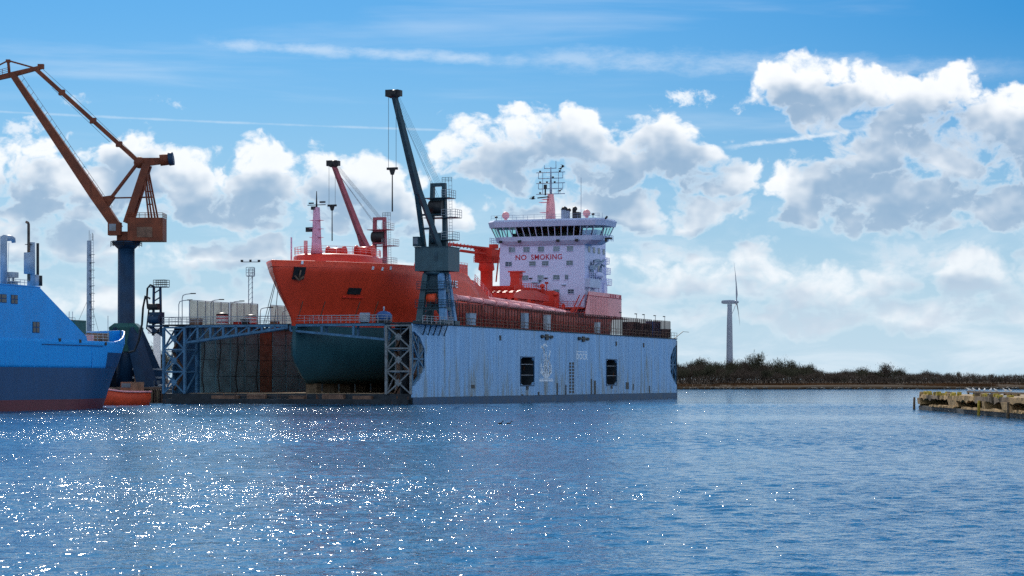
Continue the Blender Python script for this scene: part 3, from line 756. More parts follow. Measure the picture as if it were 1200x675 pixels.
# --- right wing wall: plates over a core, two recessed doorways
op1 = (ss(610, 0), ss(625.5, 0)); op2 = (ss(710.5, 0), ss(722.5, 0)); OZ = (2.75, 7.35)
edges = [4.4]
for a, b_ in ((4.4, op1[0]), op1, (op1[1], op2[0]), op2, (op2[1], 131.6)):
    k = 1 if (a, b_) in (op1, op2) else max(1, round((b_ - a) / 2.6))
    edges += [a + (b_ - a) * i / k for i in range(1, k + 1)]
core = MB(); rdk = random.Random(3)
for a, b_ in zip(edges, edges[1:]):
    op = any(abs(a - o[0]) < .01 for o in (op1, op2))
    if op:
        core.boxm(-WT, -4.0, a, b_, 1.0, 11.86); core.boxm(-4.0, -.09, a, b_, 1.0, OZ[0]); core.boxm(-4.0, -.09, a, b_, OZ[1], 11.86)
        rows = ((1.02, OZ[0]), (OZ[1], 11.9))
    else:
        core.boxm(-WT, -.09, a, b_, 1.0, 11.86); rows = ((1.02, 11.9),)
    for z0, z1 in rows:
        o = rdk.uniform(-.012, .012)
        MB().boxm(-.08, o, a + .02, b_ - .02, z0 + .02, z1 - .02).build('wall_plate', 'dock_blue', dock)
core.build('wing_wall_core', 'dock_belt', dock)
for a, b_ in (op1, op2):
    # rounded corner gussets, bars and back panel of a doorway
    for y0, s in ((a, 1), (b_, -1)):
        for z0, w_ in ((OZ[0], 1), (OZ[1], -1)):
            MB().prism([(y0, z0), (y0 + s * 1.1, z0), (y0 + s * .3, z0 + w_ * .18), (y0, z0 + w_ * .55)], 0, -.3, .02).build('corner_plate', 'dock_blue', dock)
    for z0 in (OZ[0] - .16, OZ[1]): MB().boxm(-.2, .09, a - .14, b_ + .14, z0, z0 + .16).build('doorway_frame', 'dock_belt', dock)
    for y0 in (a - .16, b_): MB().boxm(-.2, .085, y0, y0 + .16, OZ[0] - .155, OZ[1] + .155).build('doorway_frame', 'dock_belt', dock)
    MB().ladder((-3.2, (a + b_) / 2 - .6, OZ[0] + .03), (-3.2, (a + b_) / 2 - .6, OZ[1] - .03), .6, (0, 1, 0), .05).build('recess_ladder', 'rusty', dock)
    for f_ in (.36, .75): MB().tube((-.06, a, OZ[0] + 4.6 * f_), (-.06, b_, OZ[0] + 4.6 * f_), .05, n=6).build('safety_bar', 'grey', dock)
    MB().boxm(-3.98, -3.9, a + .02, b_ - .02, OZ[0], OZ[1]).build('recess_panel', 'dock_dark', dock)
    for yy in (a + .01, b_ - .05): MB().boxm(-3.9, -.1, yy, yy + .04, OZ[0] + .01, OZ[1] - .01).build('recess_side', 'dock_dark', dock)
    MB().boxm(-3.9, -.1, a + .06, b_ - .06, OZ[0] + .005, OZ[0] + .03).build('recess_floor', 'dock_dark', dock)
    MB().boxm(-3.9, -.1, a + .06, b_ - .06, OZ[1] - .03, OZ[1] - .005).build('recess_ceiling', 'dock_dark', dock)
    MB().boxm(-.05, .10, (a + b_) / 2 - .5, (a + b_) / 2 + .5, OZ[0] - .75, OZ[0] - .15).build('hose_port', 'black', dock)
# rust and drain streaks have a shape of their own: thin scabs on the plating
for pxx, y0, y1, wpx in ((653, 449, 463, .35), (663, 451, 463, .3), (693, 444, 462, .35), (697, 446, 464, .55), (631, 459, 464, .4), (612, 462, 466, .4), (735, 448, 456, .9), (742, 450, 457, .25), (761, 452, 462, .3), (554, 451, 455, .8)):
    s0 = ss(pxx, 0); MB().boxm(.015, .05, s0 - wpx, s0 + wpx, max(zz(y1, 0, s0), 1.02), zz(y0, 0, s0)).build('drain_slot', 'black', dock)
M['rust_streak'] = paint('rust run', (0.22, 0.20, 0.16), 0.8, 0.4, 0.3, scale=1.5)
# mooring fittings under the top edge
for pxx in (640, 683):
    s0 = ss(pxx, 0)
    MB().boxm(.02, .30, s0 - 3, s0 + 3, 10.9, 11.12).boxm(.02, .22, s0 - .6, s0 + .8, 10.45, 11.4).boxm(.02, .3, s0 - 2.6, s0 - 1.9, 10.7, 11.25).boxm(.02, .3, s0 + 1.9, s0 + 2.6, 10.7, 11.25).build('mooring_fitting', 'black', dock)
for pxx in (586, 722, 754):
    s0 = ss(pxx, 0); MB().boxm(.02, .1, s0 - .35, s0 + .35, 10.0, 10.8).build('small_port', 'black', dock)
# draught marks: two columns of dots
for i in range(10):
    for pxx in (668.2, 671.6):
        s0 = ss(pxx, 0); z0 = zz(426 + i * 3.7, 0, s0)
        MB().boxm(.014, .03, s0 - .5, s0 + .5, z0 - .2, z0 + .2).build('draught_mark', 'black', dock)
# painted sailing ship emblem: hull, three masts, billowing sails, pennants, base line
es, ew = ss(640, 0), 6.6
em = MB()
def stroke(pts, w_):
    P2 = [Vector(q) for q in pts]; w_ *= 1.45
    for a, b_ in zip(P2, P2[1:]):
        d = (b_ - a); L = d.length
        if L < 1e-4: continue
        nrm = Vector((-d.y, d.x)) / L * w_ / 2; d = d / L * w_ * .3
        bb = len(em.v)
        for xx in (.014, .026):
            for q in (a - d - nrm, b_ + d - nrm, b_ + d + nrm, a - d + nrm): em.v.append((xx, es - ew / 2 + q.x * ew, 3.5 + q.y * 6.5))
        for f_ in ((0, 1, 2, 3), (7, 6, 5, 4), (0, 4, 5, 1), (1, 5, 6, 2), (2, 6, 7, 3), (3, 7, 4, 0)): em.face([bb + i for i in f_])
def arc(cx, cy, rx, ry, a0, a1, k=8): return [(cx + rx * math.cos(R(a0 + (a1 - a0) * i / k)), cy + ry * math.sin(R(a0 + (a1 - a0) * i / k))) for i in range(k + 1)]
stroke([(0, .0), (.28, .0)], .03); stroke([(.36, 0), (.62, 0)], .03); stroke([(.7, 0), (1, 0)], .03); stroke([(.02, .04), (.98, .045)], .012)
stroke(arc(.5, .36, .40, .26, 190, 350), .055); stroke(arc(.5, .36, .33, .20, 195, 345), .03); stroke([(.1, .2), (.12, .42)], .04); stroke([(.9, .2), (.88, .40)], .04)
for xx in (.32, .52, .72): stroke([(xx, .14), (xx, .78 - abs(xx - .45) * .4)], .022)
for xx, yy, ww, hh in ((.32, .26, .10, .10), (.52, .27, .11, .11), (.72, .26, .10, .10), (.32, .42, .09, .08), (.53, .46, .10, .09), (.73, .42, .09, .08), (.42, .60, .10, .08), (.66, .58, .08, .08)):
    stroke(arc(xx - ww * .3, yy, ww, hh * .8, -70, 70), .045); stroke([(xx - ww, yy - hh * .7), (xx + ww * .3, yy - hh * .7)], .02)
stroke(arc(.12, .74, .24, .14, -20, 95), .05); stroke(arc(.16, .80, .14, .08, -40, 80), .03); stroke([(.28, .93), (.42, .95), (.56, .90)], .035); stroke([(.74, .66), (.80, .78)], .04)
em.build('ship_emblem', 'mark_white', dock)
s0 = ss(675.5, 0)
lettering('lettering', 'DOCK', 1.5, 'mark_white', dock, (.02, s0, zz(421, 0, s0)), (R(90), 0, R(90)), ss(688.5, 0) - s0, .006)
MB().boxm(.013, .02, s0, ss(688, 0), zz(412.5, 0, s0), zz(411.6, 0, s0)).build('painted_bar', 'mark_white', dock)

# --- open lattice ends of the right wing wall
def hexend(y_end, d, label):
    """plating round the open end: y_end the end, d=+1 runs into the wall"""
    Y_ = lambda v: y_end + d * v
    for poly in ([(0, 11.9), (4.36, 11.9), (4.36, 8.2), (2.6, 9.9), (.5, 10.7), (0, 10.7)], [(0, 1.02), (4.36, 1.02), (4.36, 5.3), (2.9, 3.9), (.5, 2.7), (0, 2.7)]):
        MB().prism([(Y_(u), w_) for u, w_ in poly], 0, -.28, 0).build('end_plate', 'dock_blue', dock)
    for a, b_ in (((0, 6.7), (4.2, 6.7)), ((.1, 4.3), (2.2, 6.6)), ((.1, 9.2), (2.2, 6.8)), ((2.4, 9.9), (2.4, 4.0)), ((.1, 2.8), (3.0, 4.4)), ((.2, 10.5), (2.4, 8.2)), ((2.4, 6.7), (4.2, 8.0)), ((2.4, 6.7), (4.2, 5.4)), ((.16, 2.6), (.16, 10.8))):
        MB().beam((-.22, Y_(a[0]), a[1]), (-.22, Y_(b_[0]), b_[1]), .26).build('lattice_bar', 'dock_steel', dock)
    MB().boxm(-WT, -2.2, *sorted((Y_(3.9), Y_(4.36))), 1.2, 11.8).build('end_bulkhead', 'dock_dark', dock)
hexend(0.0, 1, 'near'); hexend(DL, -1, 'far')
def lattice_tower(x0, x1, y0, y1, z0, z1, mat):
    """four posts, belts and crossed bracing"""
    for xx in (x0, x1):
        for yy in (y0, y1): MB().beam((xx, yy, z0), (xx, yy, z1), .38).build('tower_post', mat, dock)
    hs_ = [z0 + (z1 - z0) * i / 3 for i in range(4)]
    for zc in hs_[1:]:
        MB().beam((x0, y0, zc), (x1, y0, zc), .24).build('tower_belt', mat, dock)
        MB().beam((x0, y1, zc), (x1, y1, zc), .24).build('tower_belt', mat, dock)
    for za, zb in zip(hs_, hs_[1:]):
        xm = (x0 + x1) / 2
        for A, B in (((x0, y0, za), (xm, y0, (za + zb) / 2)), ((x1, y0, za), (xm, y0, (za + zb) / 2)), ((x0, y0, zb), (xm, y0, (za + zb) / 2)), ((x1, y0, zb), (xm, y0, (za + zb) / 2)), ((x0, y0, za), (x0, y1, zb)), ((x1, y0, za), (x1, y1, zb))):
            MB().beam(A, B, .2).build('tower_brace', mat, dock)
        MB().prism([(xm - .55, (za + zb) / 2), (xm, (za + zb) / 2 - .6), (xm + .55, (za + zb) / 2), (xm, (za + zb) / 2 + .6)], 1, y0 - .13, y0 - .09).build('gusset_plate', mat, dock)
lattice_tower(-4.3, -.35, .1, 3.8, 1.5, 11.6, 'lattice_grey')
lattice_tower(-DW + .25, -DW + 3.9, .1, 3.8, 1.5, 11.6, 'dock_steel')
MB().boxm(-4.2, -.5, 3.5, 3.85, 1.5, 11.4).build('tower_backing', 'rusty', dock); MB().boxm(-2.3, -2.1, .5, 3.45, 1.5, 11.4).build('lattice_shade_panel', 'dock_dark', dock)  # dark panel added inside to deepen the shade in the lattice holes
MB().boxm(-DW + 1.2, -DW + 1.35, 1, 3.6, 1.5, 6).build('tower_stringer', 'dock_steel', dock)
# stairs inside the towers
for x0 in (-3.6, -DW + 1.0):
    for i in range(3): MB().beam((x0 + (i % 2) * 2.0, 1.6, 1.6 + i * 3.2), (x0 + 2.0 - (i % 2) * 2.0, 1.6, 4.8 + i * 3.2), .7, .18).build('stair_flight', 'rusty', dock)
    for i in range(3): MB().boxm(x0 - .2, x0 + 2.4, .7, 2.6, 4.72 + i * 3.2 - .05, 4.78 + i * 3.2).build('landing', 'dock_steel', dock)

# --- left wing wall with inner plating
MB().boxm(-DW + .05, -DW + WT - .1, 4.0, 132, 1.0, 11.86).build('wing_wall_core', 'dock_belt', dock)
for i in range(26):
    for j in range(4):
        o = rdk.uniform(-.03, .03)
        MB().boxm(-DW + WT - .09, -DW + WT + o, 4.0 + i * 4.9 + .05, 8.9 + i * 4.9 - .05, 1.6 + j * 2.57 + .04, 4.17 + j * 2.57 - .03).build('inner_plate', 'rusty' if i == 4 else 'dock_inner', dock)  # one column's rust brown stands for the orange reflection off the hull
for i in range(26): MB().boxm(-DW + WT + .04, -DW + WT + .16, 3.95 + i * 4.9, 4.07 + i * 4.9, 1.6, 11.8).build('inner_stiffener', 'dock_inner', dock)
for s0, x0 in ((4.2, 0), (9, .2), (15, .1), (22, .15)):
    MB().path([(-DW + WT + .5 + x0, s0, 11.7), (-DW + WT + .6 + x0, s0 + .2, 8), (-DW + WT + .45 + x0, s0 - .4, 4), (-DW + WT + .9 + x0, s0 - .6, 1.7)], .11, 6).build('hanging_hose', 'black', dock)
# --- decks on top of the wings
MB().boxm(-WT - .35, .12, -.1, DL + .1, 11.9, 12.08).build('wing_deck', 'dock_dark', dock)
MB().boxm(-DW - .15, -DW + WT + .4, -.1, DL + .1, 11.9, 12.08).build('wing_deck', 'dock_dark', dock)
MB().boxm(-3, 1.5, ss(486, 0) - .6, ss(520, 0), 11.78, 11.9).build('jetty_platform', 'dock_dark', dock)
for i in range(5):
    y0 = ss(489 + i * 6.3, 0); MB().beam((.05, y0 + 2.0, 10.3), (1.4, y0, 11.76), .13).build('platform_strut', 'black', dock)
MB().rail([(1.45, .2, 11.9), (1.45, 12, 11.9)], 1.1, 1.8, .035).build('platform_rail', 'grey', dock)
# --- swing gangway across the mouth: two cantilever halves
def gangway(xr, xt, zr, zt, n, mat, y0):
    top = 11.75
    for yy in (y0, y0 + 1.6):
        MB().beam((xr, yy, top), (xt, yy, top), .34).build('top_chord', mat, dock)
        MB().beam((xr, yy, zr), (xt, yy, zt), .32).build('bottom_chord', mat, dock)
        for i in range(n + 1):
            f_ = i / n; xx = xr + (xt - xr) * f_; zb = zr + (zt - zr) * f_
            if top - zb > .35: MB().beam((xx, yy, zb), (xx, yy, top), .34).build('gangway_post', mat, dock)
    return
gangway(-DW + 3.9, sx(338, .3), 9.3, 11.45, 8, 'dock_steel', .25)
gangway(-4.5, sx(341, .3), 9.55, 11.0, 3, 'dock_steel', .25)
for i in range(7):
    xa, xb = [-DW + 3.9 + (sx(338, .3) + DW - 3.9) * (i + k) / 8 for k in (0, 1)]; za, zb = [9.3 + 2.15 * (i + k) / 8 for k in (0, 1)]
    MB().beam((xa, .25, za), (xb, .25, 11.7), .18).build('gangway_brace', 'dock_steel', dock)
MB().beam((sx(345, .3), .25, 11.0), (sx(349, .3), .25, 11.7), .2).build('gangway_brace', 'dock_steel', dock)
MB().boxm(-DW + 3.8, -4.4, .1, 2.0, 11.92, 12.02).build('gangway_deck', 'dock_dark', dock)
MB().rail([(-DW + .2, .05, 12.05), (-4.2, .05, 12.05)], 1.15, 1.5, .035, 3).build('front_rail', 'grey', dock)
MB().rail([(-DW + .2, 1.9, 12.05), (-4.2, 1.9, 12.05)], 1.15, 1.5, .03, 2).build('front_rail', 'grey', dock)
MB().rail([(.05, 13, 12.08), (.05, DL, 12.08)], 1.1, 2.0, .035, 2).build('wing_rail', 'rusty', dock)
MB().rail([(-DW, .1, 12.08), (-DW, 60, 12.08)], 1.1, 2.0, .035, 2).build('wing_rail', 'grey', dock)
# end fittings at the far corner
MB().beam((-.5, DL, 12.1), (.9, DL + 1.4, 13.5), .12).beam((.9, DL + 1.4, 13.5), (2.0, DL + 2, 13.4), .08).build('corner_bracket', 'black', dock)
MB().boxm(-3, .04, DL - .02, DL + .25, -1, 11.6).build('end_fender', 'black', dock)

# ------------------------------------------------------------------ wind screens on the wing decks
def windscreen(name, label, segs, x, mat, z0, z1, step, postmat):
    f_ = thing(name, label, 'fence', dk(x, segs[0][0], 12.08), -TH); y00 = segs[0][0]
    for a, b_ in segs:
        k = max(1, round((b_ - a) / step))
        for i in range(k):
            ya, yb = a + (b_ - a) * i / k - y00, a + (b_ - a) * (i + 1) / k - y00
            MB().boxm(-.02, .02, ya + .06, yb - .06, z0, z1).build('panel', mat, f_)
            MB().boxm(-.06, .06, ya - .04, ya + .04, 0, z1 + .05).build('post', postmat, f_)
        MB().boxm(-.06, .06, a - y00, b_ - y00, z1 + .05, z1 + .14).build('top_rail', postmat, f_)
        MB().boxm(-.08, .08, b_ - y00 - .05, b_ - y00 + .05, 0, z1 + .05).build('post', postmat, f_)
    return f_
windscreen('wind_screen', 'tall brown mesh screen with close posts along the top of the blue dock wall', [(16.5, 122), (123.2, 134.6)], -1.0, 'mesh_screen', .15, 3.35, 1.35, 'post_maroon')
lx = -DW + .8
windscreen('wind_screen', 'milky panel screen above the left dock wall, first stretch beside the hose tower', [(ss(222, lx), ss(268, lx))], lx, 'screen', .3, 3.9, 2.6, 'greyblue')
windscreen('wind_screen', 'milky panel screen on the left dock wall between the striped drums', [(ss(269.5, lx), ss(302, lx))], lx, 'screen', .3, 4.0, 2.6, 'greyblue')
windscreen('wind_screen', 'short milky panel screen half hidden behind the tanker bow', [(ss(317, lx), ss(350, lx))], lx, 'screen', .3, 4.0, 2.6, 'greyblue')
# lamp posts on the left wing
def lamp(pxx, xx, h, label, s_arm):
    s0 = ss(pxx, xx); r = thing('lamp_post', label, 'lamp post', dk(xx, s0, 12.05), -TH, 'lamps along the dock wall')
    MB().path([(0, 0, 0), (0, 0, h - .6), (.15 * s_arm, 0, h - .15), (.6 * s_arm, 0, h), (1.6 * s_arm, 0, h + .1)], .07, 6).build('pole', 'grey', r)
    MB().box((1.9 * s_arm, 0, h + .1), (.8, .25, .16)).build('lamp_head', 'black', r)
lamp(209.5, -DW + 3.4, 3.6, 'shorter curved lamp post nearest the hose tower on the dock', 1)
lamp(213.5, -DW + 3.6, 4.6, 'taller curved lamp post second from the hose tower on the dock', 1)
lamp(247, -DW + 3.5, 4.0, 'curved lamp post in front of the first milky screen', 1)
lamp(271, -DW + 3.5, 4.0, 'curved lamp post in front of the second milky screen', 1)
lamp(305, -DW + 3.5, 3.3, 'curved lamp post in the gap beside the red bow', 1)
lamp(331, -DW + 3.5, 3.2, 'curved lamp post tight against the red bow stem', 1)
for pxx, lab in ((261, 'red and white striped drum below the first milky screen'), (295, 'red and white striped drum below the second milky screen')):
    s0 = ss(pxx, -DW + 3.0); r = thing('striped_drum', lab, 'drum', dk(-DW + 2.9, s0, 12.08), -TH, 'striped drums on the dock wall')
    MB().lathe([(.9, 0), (.95, .1), (.95, 1.7), (.9, 1.8)], n=18).build('body', 'red_white', r)
    MB().lathe([(.98, 1.8), (.98, 1.95), (.4, 2.15), (.05, 2.2)], n=18).build('lid', 'black', r)
for pxx, w_, h_, mt, lab in ((288, 1.3, 1.3, 'black', 'dark winch box between the striped drums'), (230, 1.6, 1.0, 'rusty', 'rusty tool box beside the hose tower'), (278, 1.0, .8, 'red_deck', 'small red box beside the second milky screen'), (322, 1.2, 1.2, 'shed_brown', 'brown crate on the dock wall below the tanker bow')):
    s0 = ss(pxx, -DW + 2.4); r = thing('deck_box', lab, 'box', dk(-DW + 2.4, s0, 12.08), -TH)
    MB().boxm(-w_ / 2, w_ / 2, -.6, .6, .1, h_).build('body', mt, r); MB().boxm(-w_ / 2 - .06, w_ / 2 + .06, -.66, .66, h_, h_ + .08).build('lid', mt, r)
    for a in (-1, 1): MB().boxm(a * w_ * .35 - .08, a * w_ * .35 + .08, -.5, .5, 0, .1).build('skid', 'black', r)
# things on the right wing deck
s0 = 1.2; r = thing('compressor_tank', 'blue round compressor tank on the dock corner beside the lattice tower', 'tank', dk(-5.2, s0, 12.05), -TH)
MB().ball((0, 0, .95), .95, 16, 8, (1.35, 1, .85)).build('vessel', 'cabin_blue', r); MB().tube((0, 0, 1.6), (0, 0, 2.4), .12).build('valve', 'greyblue', r)
MB().boxm(-1.1, 1.1, -.6, .6, 0, .3).build('skid', 'black', r); MB().rail([(-1.5, -.8, 0), (1.5, -.8, 0)], 1.1, 1, .03).build('guard', 'grey', r)
r = thing('control_box', 'pale grey control box left of the blue compressor tank', 'box', dk(-8.1, .8, 12.05), -TH)
MB().boxm(-.7, .7, -.3, .3, .15, 1.5).build('cabinet', 'greyblue', r); MB().boxm(-.6, .6, -.33, -.3, .3, 1.3).build('door', 'grey', r); MB().boxm(-.6, .6, -.25, .25, 0, .15).build('plinth', 'black', r)
for pxx, w_, h_, mt, lab in ((552, 2.6, 1.9, 'greyblue', 'pale blue winch cabinet on the dock wall behind the teal crane'), (615, 1.8, 2.6, 'greyblue', 'narrow pale cabinet on the dock wall, second from the teal crane'), (641, 1.8, 2.6, 'grey', 'narrow grey cabinet on the dock wall, third from the teal crane'), (700, 1.4, 2.0, 'grey', 'grey cabinet on the dock wall below the pink stern')):
    s0 = ss(pxx, -.45); r = thing('winch_cabinet', lab, 'cabinet', dk(-.45, s0, 12.08), -TH, 'cabinets along the blue dock wall')
    MB().boxm(-.35, .35, -w_ / 2, w_ / 2, .12, h_).build('body', mt, r); MB().boxm(.35, .38, -w_ / 2 + .15, w_ / 2 - .15, .3, h_ - .25).build('door', mt, r)
    MB().boxm(-.4, .4, -w_ / 2 - .05, w_ / 2 + .05, h_, h_ + .08).build('roof', 'grey', r)
for pxx, w_, h_, mt, lab in ((740, 4.2, 2.7, 'black', 'dark machine box at the far end of the dock wall, beside the stern'), (753, 4.6, 2.6, 'black', 'dark machine box in the middle of the far end of the dock'), (765.5, 3.2, 3.2, 'cabin_blue', 'blue cabin near the far corner of the dock'), (778, 2.6, 1.8, 'dock_dark', 'low dark box at the far corner of the dock')):
    s0 = ss(pxx, -2.4); r = thing('machine_box', lab, 'box', dk(-2.4, s0, 12.08), -TH, 'boxes at the far end of the dock')
    MB().boxm(-1.1, 1.1, -w_ / 2, w_ / 2, .15, h_).build('body', mt, r)
    for i in range(3): MB().boxm(1.1, 1.16, -w_ / 2 + .2 + i * (w_ - .4) / 3, -w_ / 2 + (i + .85) * (w_ - .4) / 3 + .1, .4, h_ - .3).build('panel', mt, r)
    MB().boxm(-1.2, 1.2, -w_ / 2 - .08, w_ / 2 + .08, h_, h_ + .1).build('roof', mt, r)
for pxx, od in ((728, 'beside the pink stern'), (746, 'second from the pink stern'), (755, 'third from the pink stern'), (768, 'above the blue cabin'), (779, 'nearest the far dock corner')):
    s0 = ss(pxx, -.9); r = thing('flood_lamp', 'small flood lamp on a bent arm over the dock screen, ' + od, 'lamp', dk(-.9, s0, 12.08), -TH, 'flood lamps at the far end of the dock')
    MB().path([(0, 0, 0), (0, 0, 3.9), (.1, -.3, 4.15), (.2, -.9, 4.3)], .05, 5).build('arm', 'black', r); MB().box((.25, -1.3, 4.3), (.3, .8, .16)).build('lamp_head', 'black', r)

# --- hose tower at the dock's left front corner
r = thing('hose_tower', 'dark blue hose tower with railed basket and hanging hoses at the dock corner', 'tower', dk(-DW - 1.2, .6, 0), -TH)
zt = lambda py: zz(py, -DW - 1.2, .6)
for xx in (-.7, .7): MB().beam((xx, 0, 10.4), (xx * .8, 0, zt(336)), .3).build('post', 'yard_blue', r)
for i in range(6): MB().beam((-.7, 0, 10.8 + i * 1.2), (.7, 0, 11.6 + i * 1.2), .16).build('brace', 'yard_blue', r)
MB().boxm(-1.0, .9, -.7, .7, 12.2, 14.0).build('winch_drum_box', 'yard_blue', r); MB().tube((-.9, -.9, 14.8), (.8, -.9, 14.8), .5, n=12).build('hose_reel', 'black', r); MB().tube((-.9, -.8, 12.9), (.9, -.8, 12.9), .62, n=12).build('hose_reel', 'yard_blue', r)
MB().boxm(-1.0, 1.7, -.8, .8, zt(337), zt(336)).build('basket_floor', 'yard_blue', r)
MB().rail([(-.2, -.8, zt(336)), (1.7, -.8, zt(336)), (1.7, .8, zt(336)), (-.2, .8, zt(336)), (-.2, -.8, zt(336))], 1.0, .7, .04).build('basket_rail', 'black', r)
MB().path([(-.2, -.5, zt(336)), (-.9, -.5, zt(334)), (-1.4, -.5, zt(338)), (-1.5, -.5, zt(350)), (-1.3, -.5, zt(362))], .16, 8).build('hose', 'black', r)
MB().path([(-.9, -.6, zt(350)), (-1.7, -.6, zt(347)), (-2.1, -.6, zt(360)), (-2.3, -.6, zt(380)), (-2.9, -.6, zt(400)), (-3.6, -.6, zt(411)), (-4.6, -.6, zt(413))], .17, 8).build('hose', 'black', r)
MB().path([(-1.2, -.4, zt(362)), (-1.6, -.4, zt(385)), (-.4, -.4, zt(392)), (.6, -.4, 11.2)], .12, 8).build('hose', 'black', r)
MB().beam((-1.4, 0, 11.9), (1.2, 0, 10.3), .4).build('bracket', 'yard_blue', r); MB().boxm(-1.4, 1.6, -.9, .9, 11.75, 12.0).build('bracket_deck', 'yard_blue', r)

# --- long pale pipe run carried above the inner edge of the right wing deck
ya, yb = ss(533, -3.4), ss(661, -3.4)
pr_ = thing('pipe_run', 'long pale pink pipe on stands, sunlit above the mesh screen beside the tanker', 'pipe', dk(-3.4, ya, 12.08), -TH)
za_, zb_ = zz(348.5, -3.4, ya) - 12.08, zz(366.5, -3.4, yb) - 12.08; LP = yb - ya
NS = 9
for i in range(NS):
    a, c_ = i / NS, (i + 1) / NS; w = MB().tube((0, LP * a + .05, za_ + (zb_ - za_) * a), (0, LP * c_ - .05, za_ + (zb_ - za_) * c_), .44, n=14).build('pipe_length', 'pink', pr_)
    MB().tube((0, LP * a - .12, za_ + (zb_ - za_) * a), (0, LP * a + .12, za_ + (zb_ - za_) * a), .56, n=14).build('flange', 'pink', pr_)
    MB().beam((-.5, LP * a, 0), (-.1, LP * a, za_ + (zb_ - za_) * a - .4), .16).beam((.5, LP * a, 0), (.1, LP * a, za_ + (zb_ - za_) * a - .4), .16).build('stand', 'red_deck', pr_)
MB().path([(-.6, 0, za_ - .2), (-.6, LP * .5, (za_ + zb_) / 2 - .3), (-.6, LP, zb_ - .3)], .2, 8).build('side_pipe', 'red_deck', pr_)

# ================================================================== the red tanker
TX = -19.4
ship = thing('tanker', 'red tanker with pale lilac bridge house standing dry inside the floating dock', 'tanker ship', dk(TX, 0, 0), -TH)
def interp(tab, v):
    if v <= tab[0][0]: return tab[0][1]
    for (a, b_), (c, d) in zip(tab, tab[1:]):
        if v <= c: f_ = (v - a) / (c - a); return b_ + (d - b_) * f_
    return tab[-1][1]
STEM = [(3, 3.2), (4.2, 1.2), (5.5, -.1), (7.5, -.9), (9.3, -.8), (11, .1), (12, .3), (14, -1.2), (17, -4.4), (20, -8.0), (21.6, -9.8)]
STERN = [(3, 118), (7, 122), (10, 127), (12, 130), (16, 131.5), (22, 132)]
ENTR = [(3, 34), (9, 32), (12, 34), (17, 32), (21.6, 30)]
POWR = [(3, 1.7), (9, 1.8), (12, 1.55), (14, 1.6), (18, 1.75), (21.6, 2.0)]
def hbr(y, z):
    """half breadth of the hull"""
    a = min(max((y - interp(STEM, z)) / interp(ENTR, z), 0), 1)
    h_ = 11.0 * (1 - (1 - a) ** interp(POWR, z))
    if z < 5.2: h_ *= .55 + .45 * math.sqrt(max(0, 1 - ((5.2 - z) / 2.2) ** 2))
    b_ = min(max((interp(STERN, z) - y) / (30 if z < 12 else 14), 0), 1)
    return h_ * ((1 - (1 - b_) ** 2.2) * .85 + .15 if z >= 12 else (1 - (1 - b_) ** 1.8))
# shift each level so that the bow's outline stands where the photograph shows it
_fixed = []
for z_, y0_ in STEM:
    goal = interp([(3, 360), (4.2, 353), (5.5, 346), (7.5, 341), (9.3, 340.5), (11, 343), (12, 344.5), (14, 337), (17, 325), (20, 314.5), (21.6, 311)], z_)
    off = 0.0
    for _ in range(12):
        lo_px = min(600 + FPX * (lambda q: q.x / q.y)(dk(TX - hbr(y0_ + i * .4, z_), y0_ + off + i * .4)) for i in range(70))
        off += (goal - lo_px) / 2.8
    _fixed.append((z_, y0_ + off))
STEM = _fixed
SHEER = [(-10, 21.2), (20, 21.5), (40, 21.3), (43, 20.2), (47, 15.9), (108, 15.4), (116, 15.6), (132, 16.0)]
fs = [0, .004, .012, .025, .04, .06, .085, .11, .14, .17, .2, .24, .28, .32, .345, .36, .38, .40, .44, .5, .6, .7, .8, .86, .9, .93, .96, .98, 1]
gs = [0, .05, .1, .16, .24, .34, .44, .54, .64, .74, .83, .91, 1]
def hull_ring(f_, sgn):
    out = []
    y_t = -9.8 + (132 + 9.8) * f_; zt_ = interp(SHEER, y_t)
    for k in gs:
        z = 3 + (zt_ - 3) * k; y = interp(STEM, z) + (interp(STERN, z) - interp(STEM, z)) * f_
        out.append((sgn * max(hbr(y, z), .12), y, z))
    return out
hm = MB()
for sgn in (1, -1): hm.loft([hull_ring(f_, sgn) for f_ in fs], closed=False, caps=False)
hm.loft([hull_ring(1, 1), hull_ring(1, -1)], closed=False, caps=False, smooth=False); hm.loft([hull_ring(0, 1), hull_ring(0, -1)], closed=False, caps=False)
import bmesh
hull = hm.build('hull', 'tanker_hull', ship, fix=False)
bm_ = bmesh.new(); bm_.from_mesh(hull.data); bmesh.ops.remove_doubles(bm_, verts=bm_.verts, dist=.02); bmesh.ops.recalc_face_normals(bm_, faces=bm_.faces); bm_.to_mesh(hull.data); bm_.free()
so = hull.modifiers.new('plate', 'SOLIDIFY'); so.thickness = .12; so.offset = -1
dkm = MB(); pr = None
ring = []
for f_ in fs:
    y = -9.3 + 141 * f_; z = interp(SHEER, y) - (.95 if y < 41 else .25); h_ = hbr(y, z + .3) * .985; ring.append([(-h_, y, z), (h_, y, z)])
dkm.loft(ring, closed=False, caps=False, smooth=False); dkm.build('deck', 'red_deck', hull)
def on_hull(px, py):
    """where the visible side of the hull passes a line of sight; returns point and outward normal (ship frame)"""
    best = None
    for i in range(-100, 1320):
        y = i * .1; z = 15.0
        for _ in range(4):
            if y < interp(STEM, z): break
            x = hbr(y, z); z = zz(py, TX + x, y)
        if y < interp(STEM, z): continue
        q = dk(TX + x, y); e = abs(600 + FPX * q.x / q.y - px)
        if best is None or e < best[0]: best = (e, x, y, z)
    _, x, y, z = best
    n_ = Vector((1, -(hbr(y + .3, z) - hbr(y - .3, z)) / .6, -(hbr(y, z + .3) - hbr(y, z - .3)) / .6)).normalized()
    return Vector((x, y, z)), n_
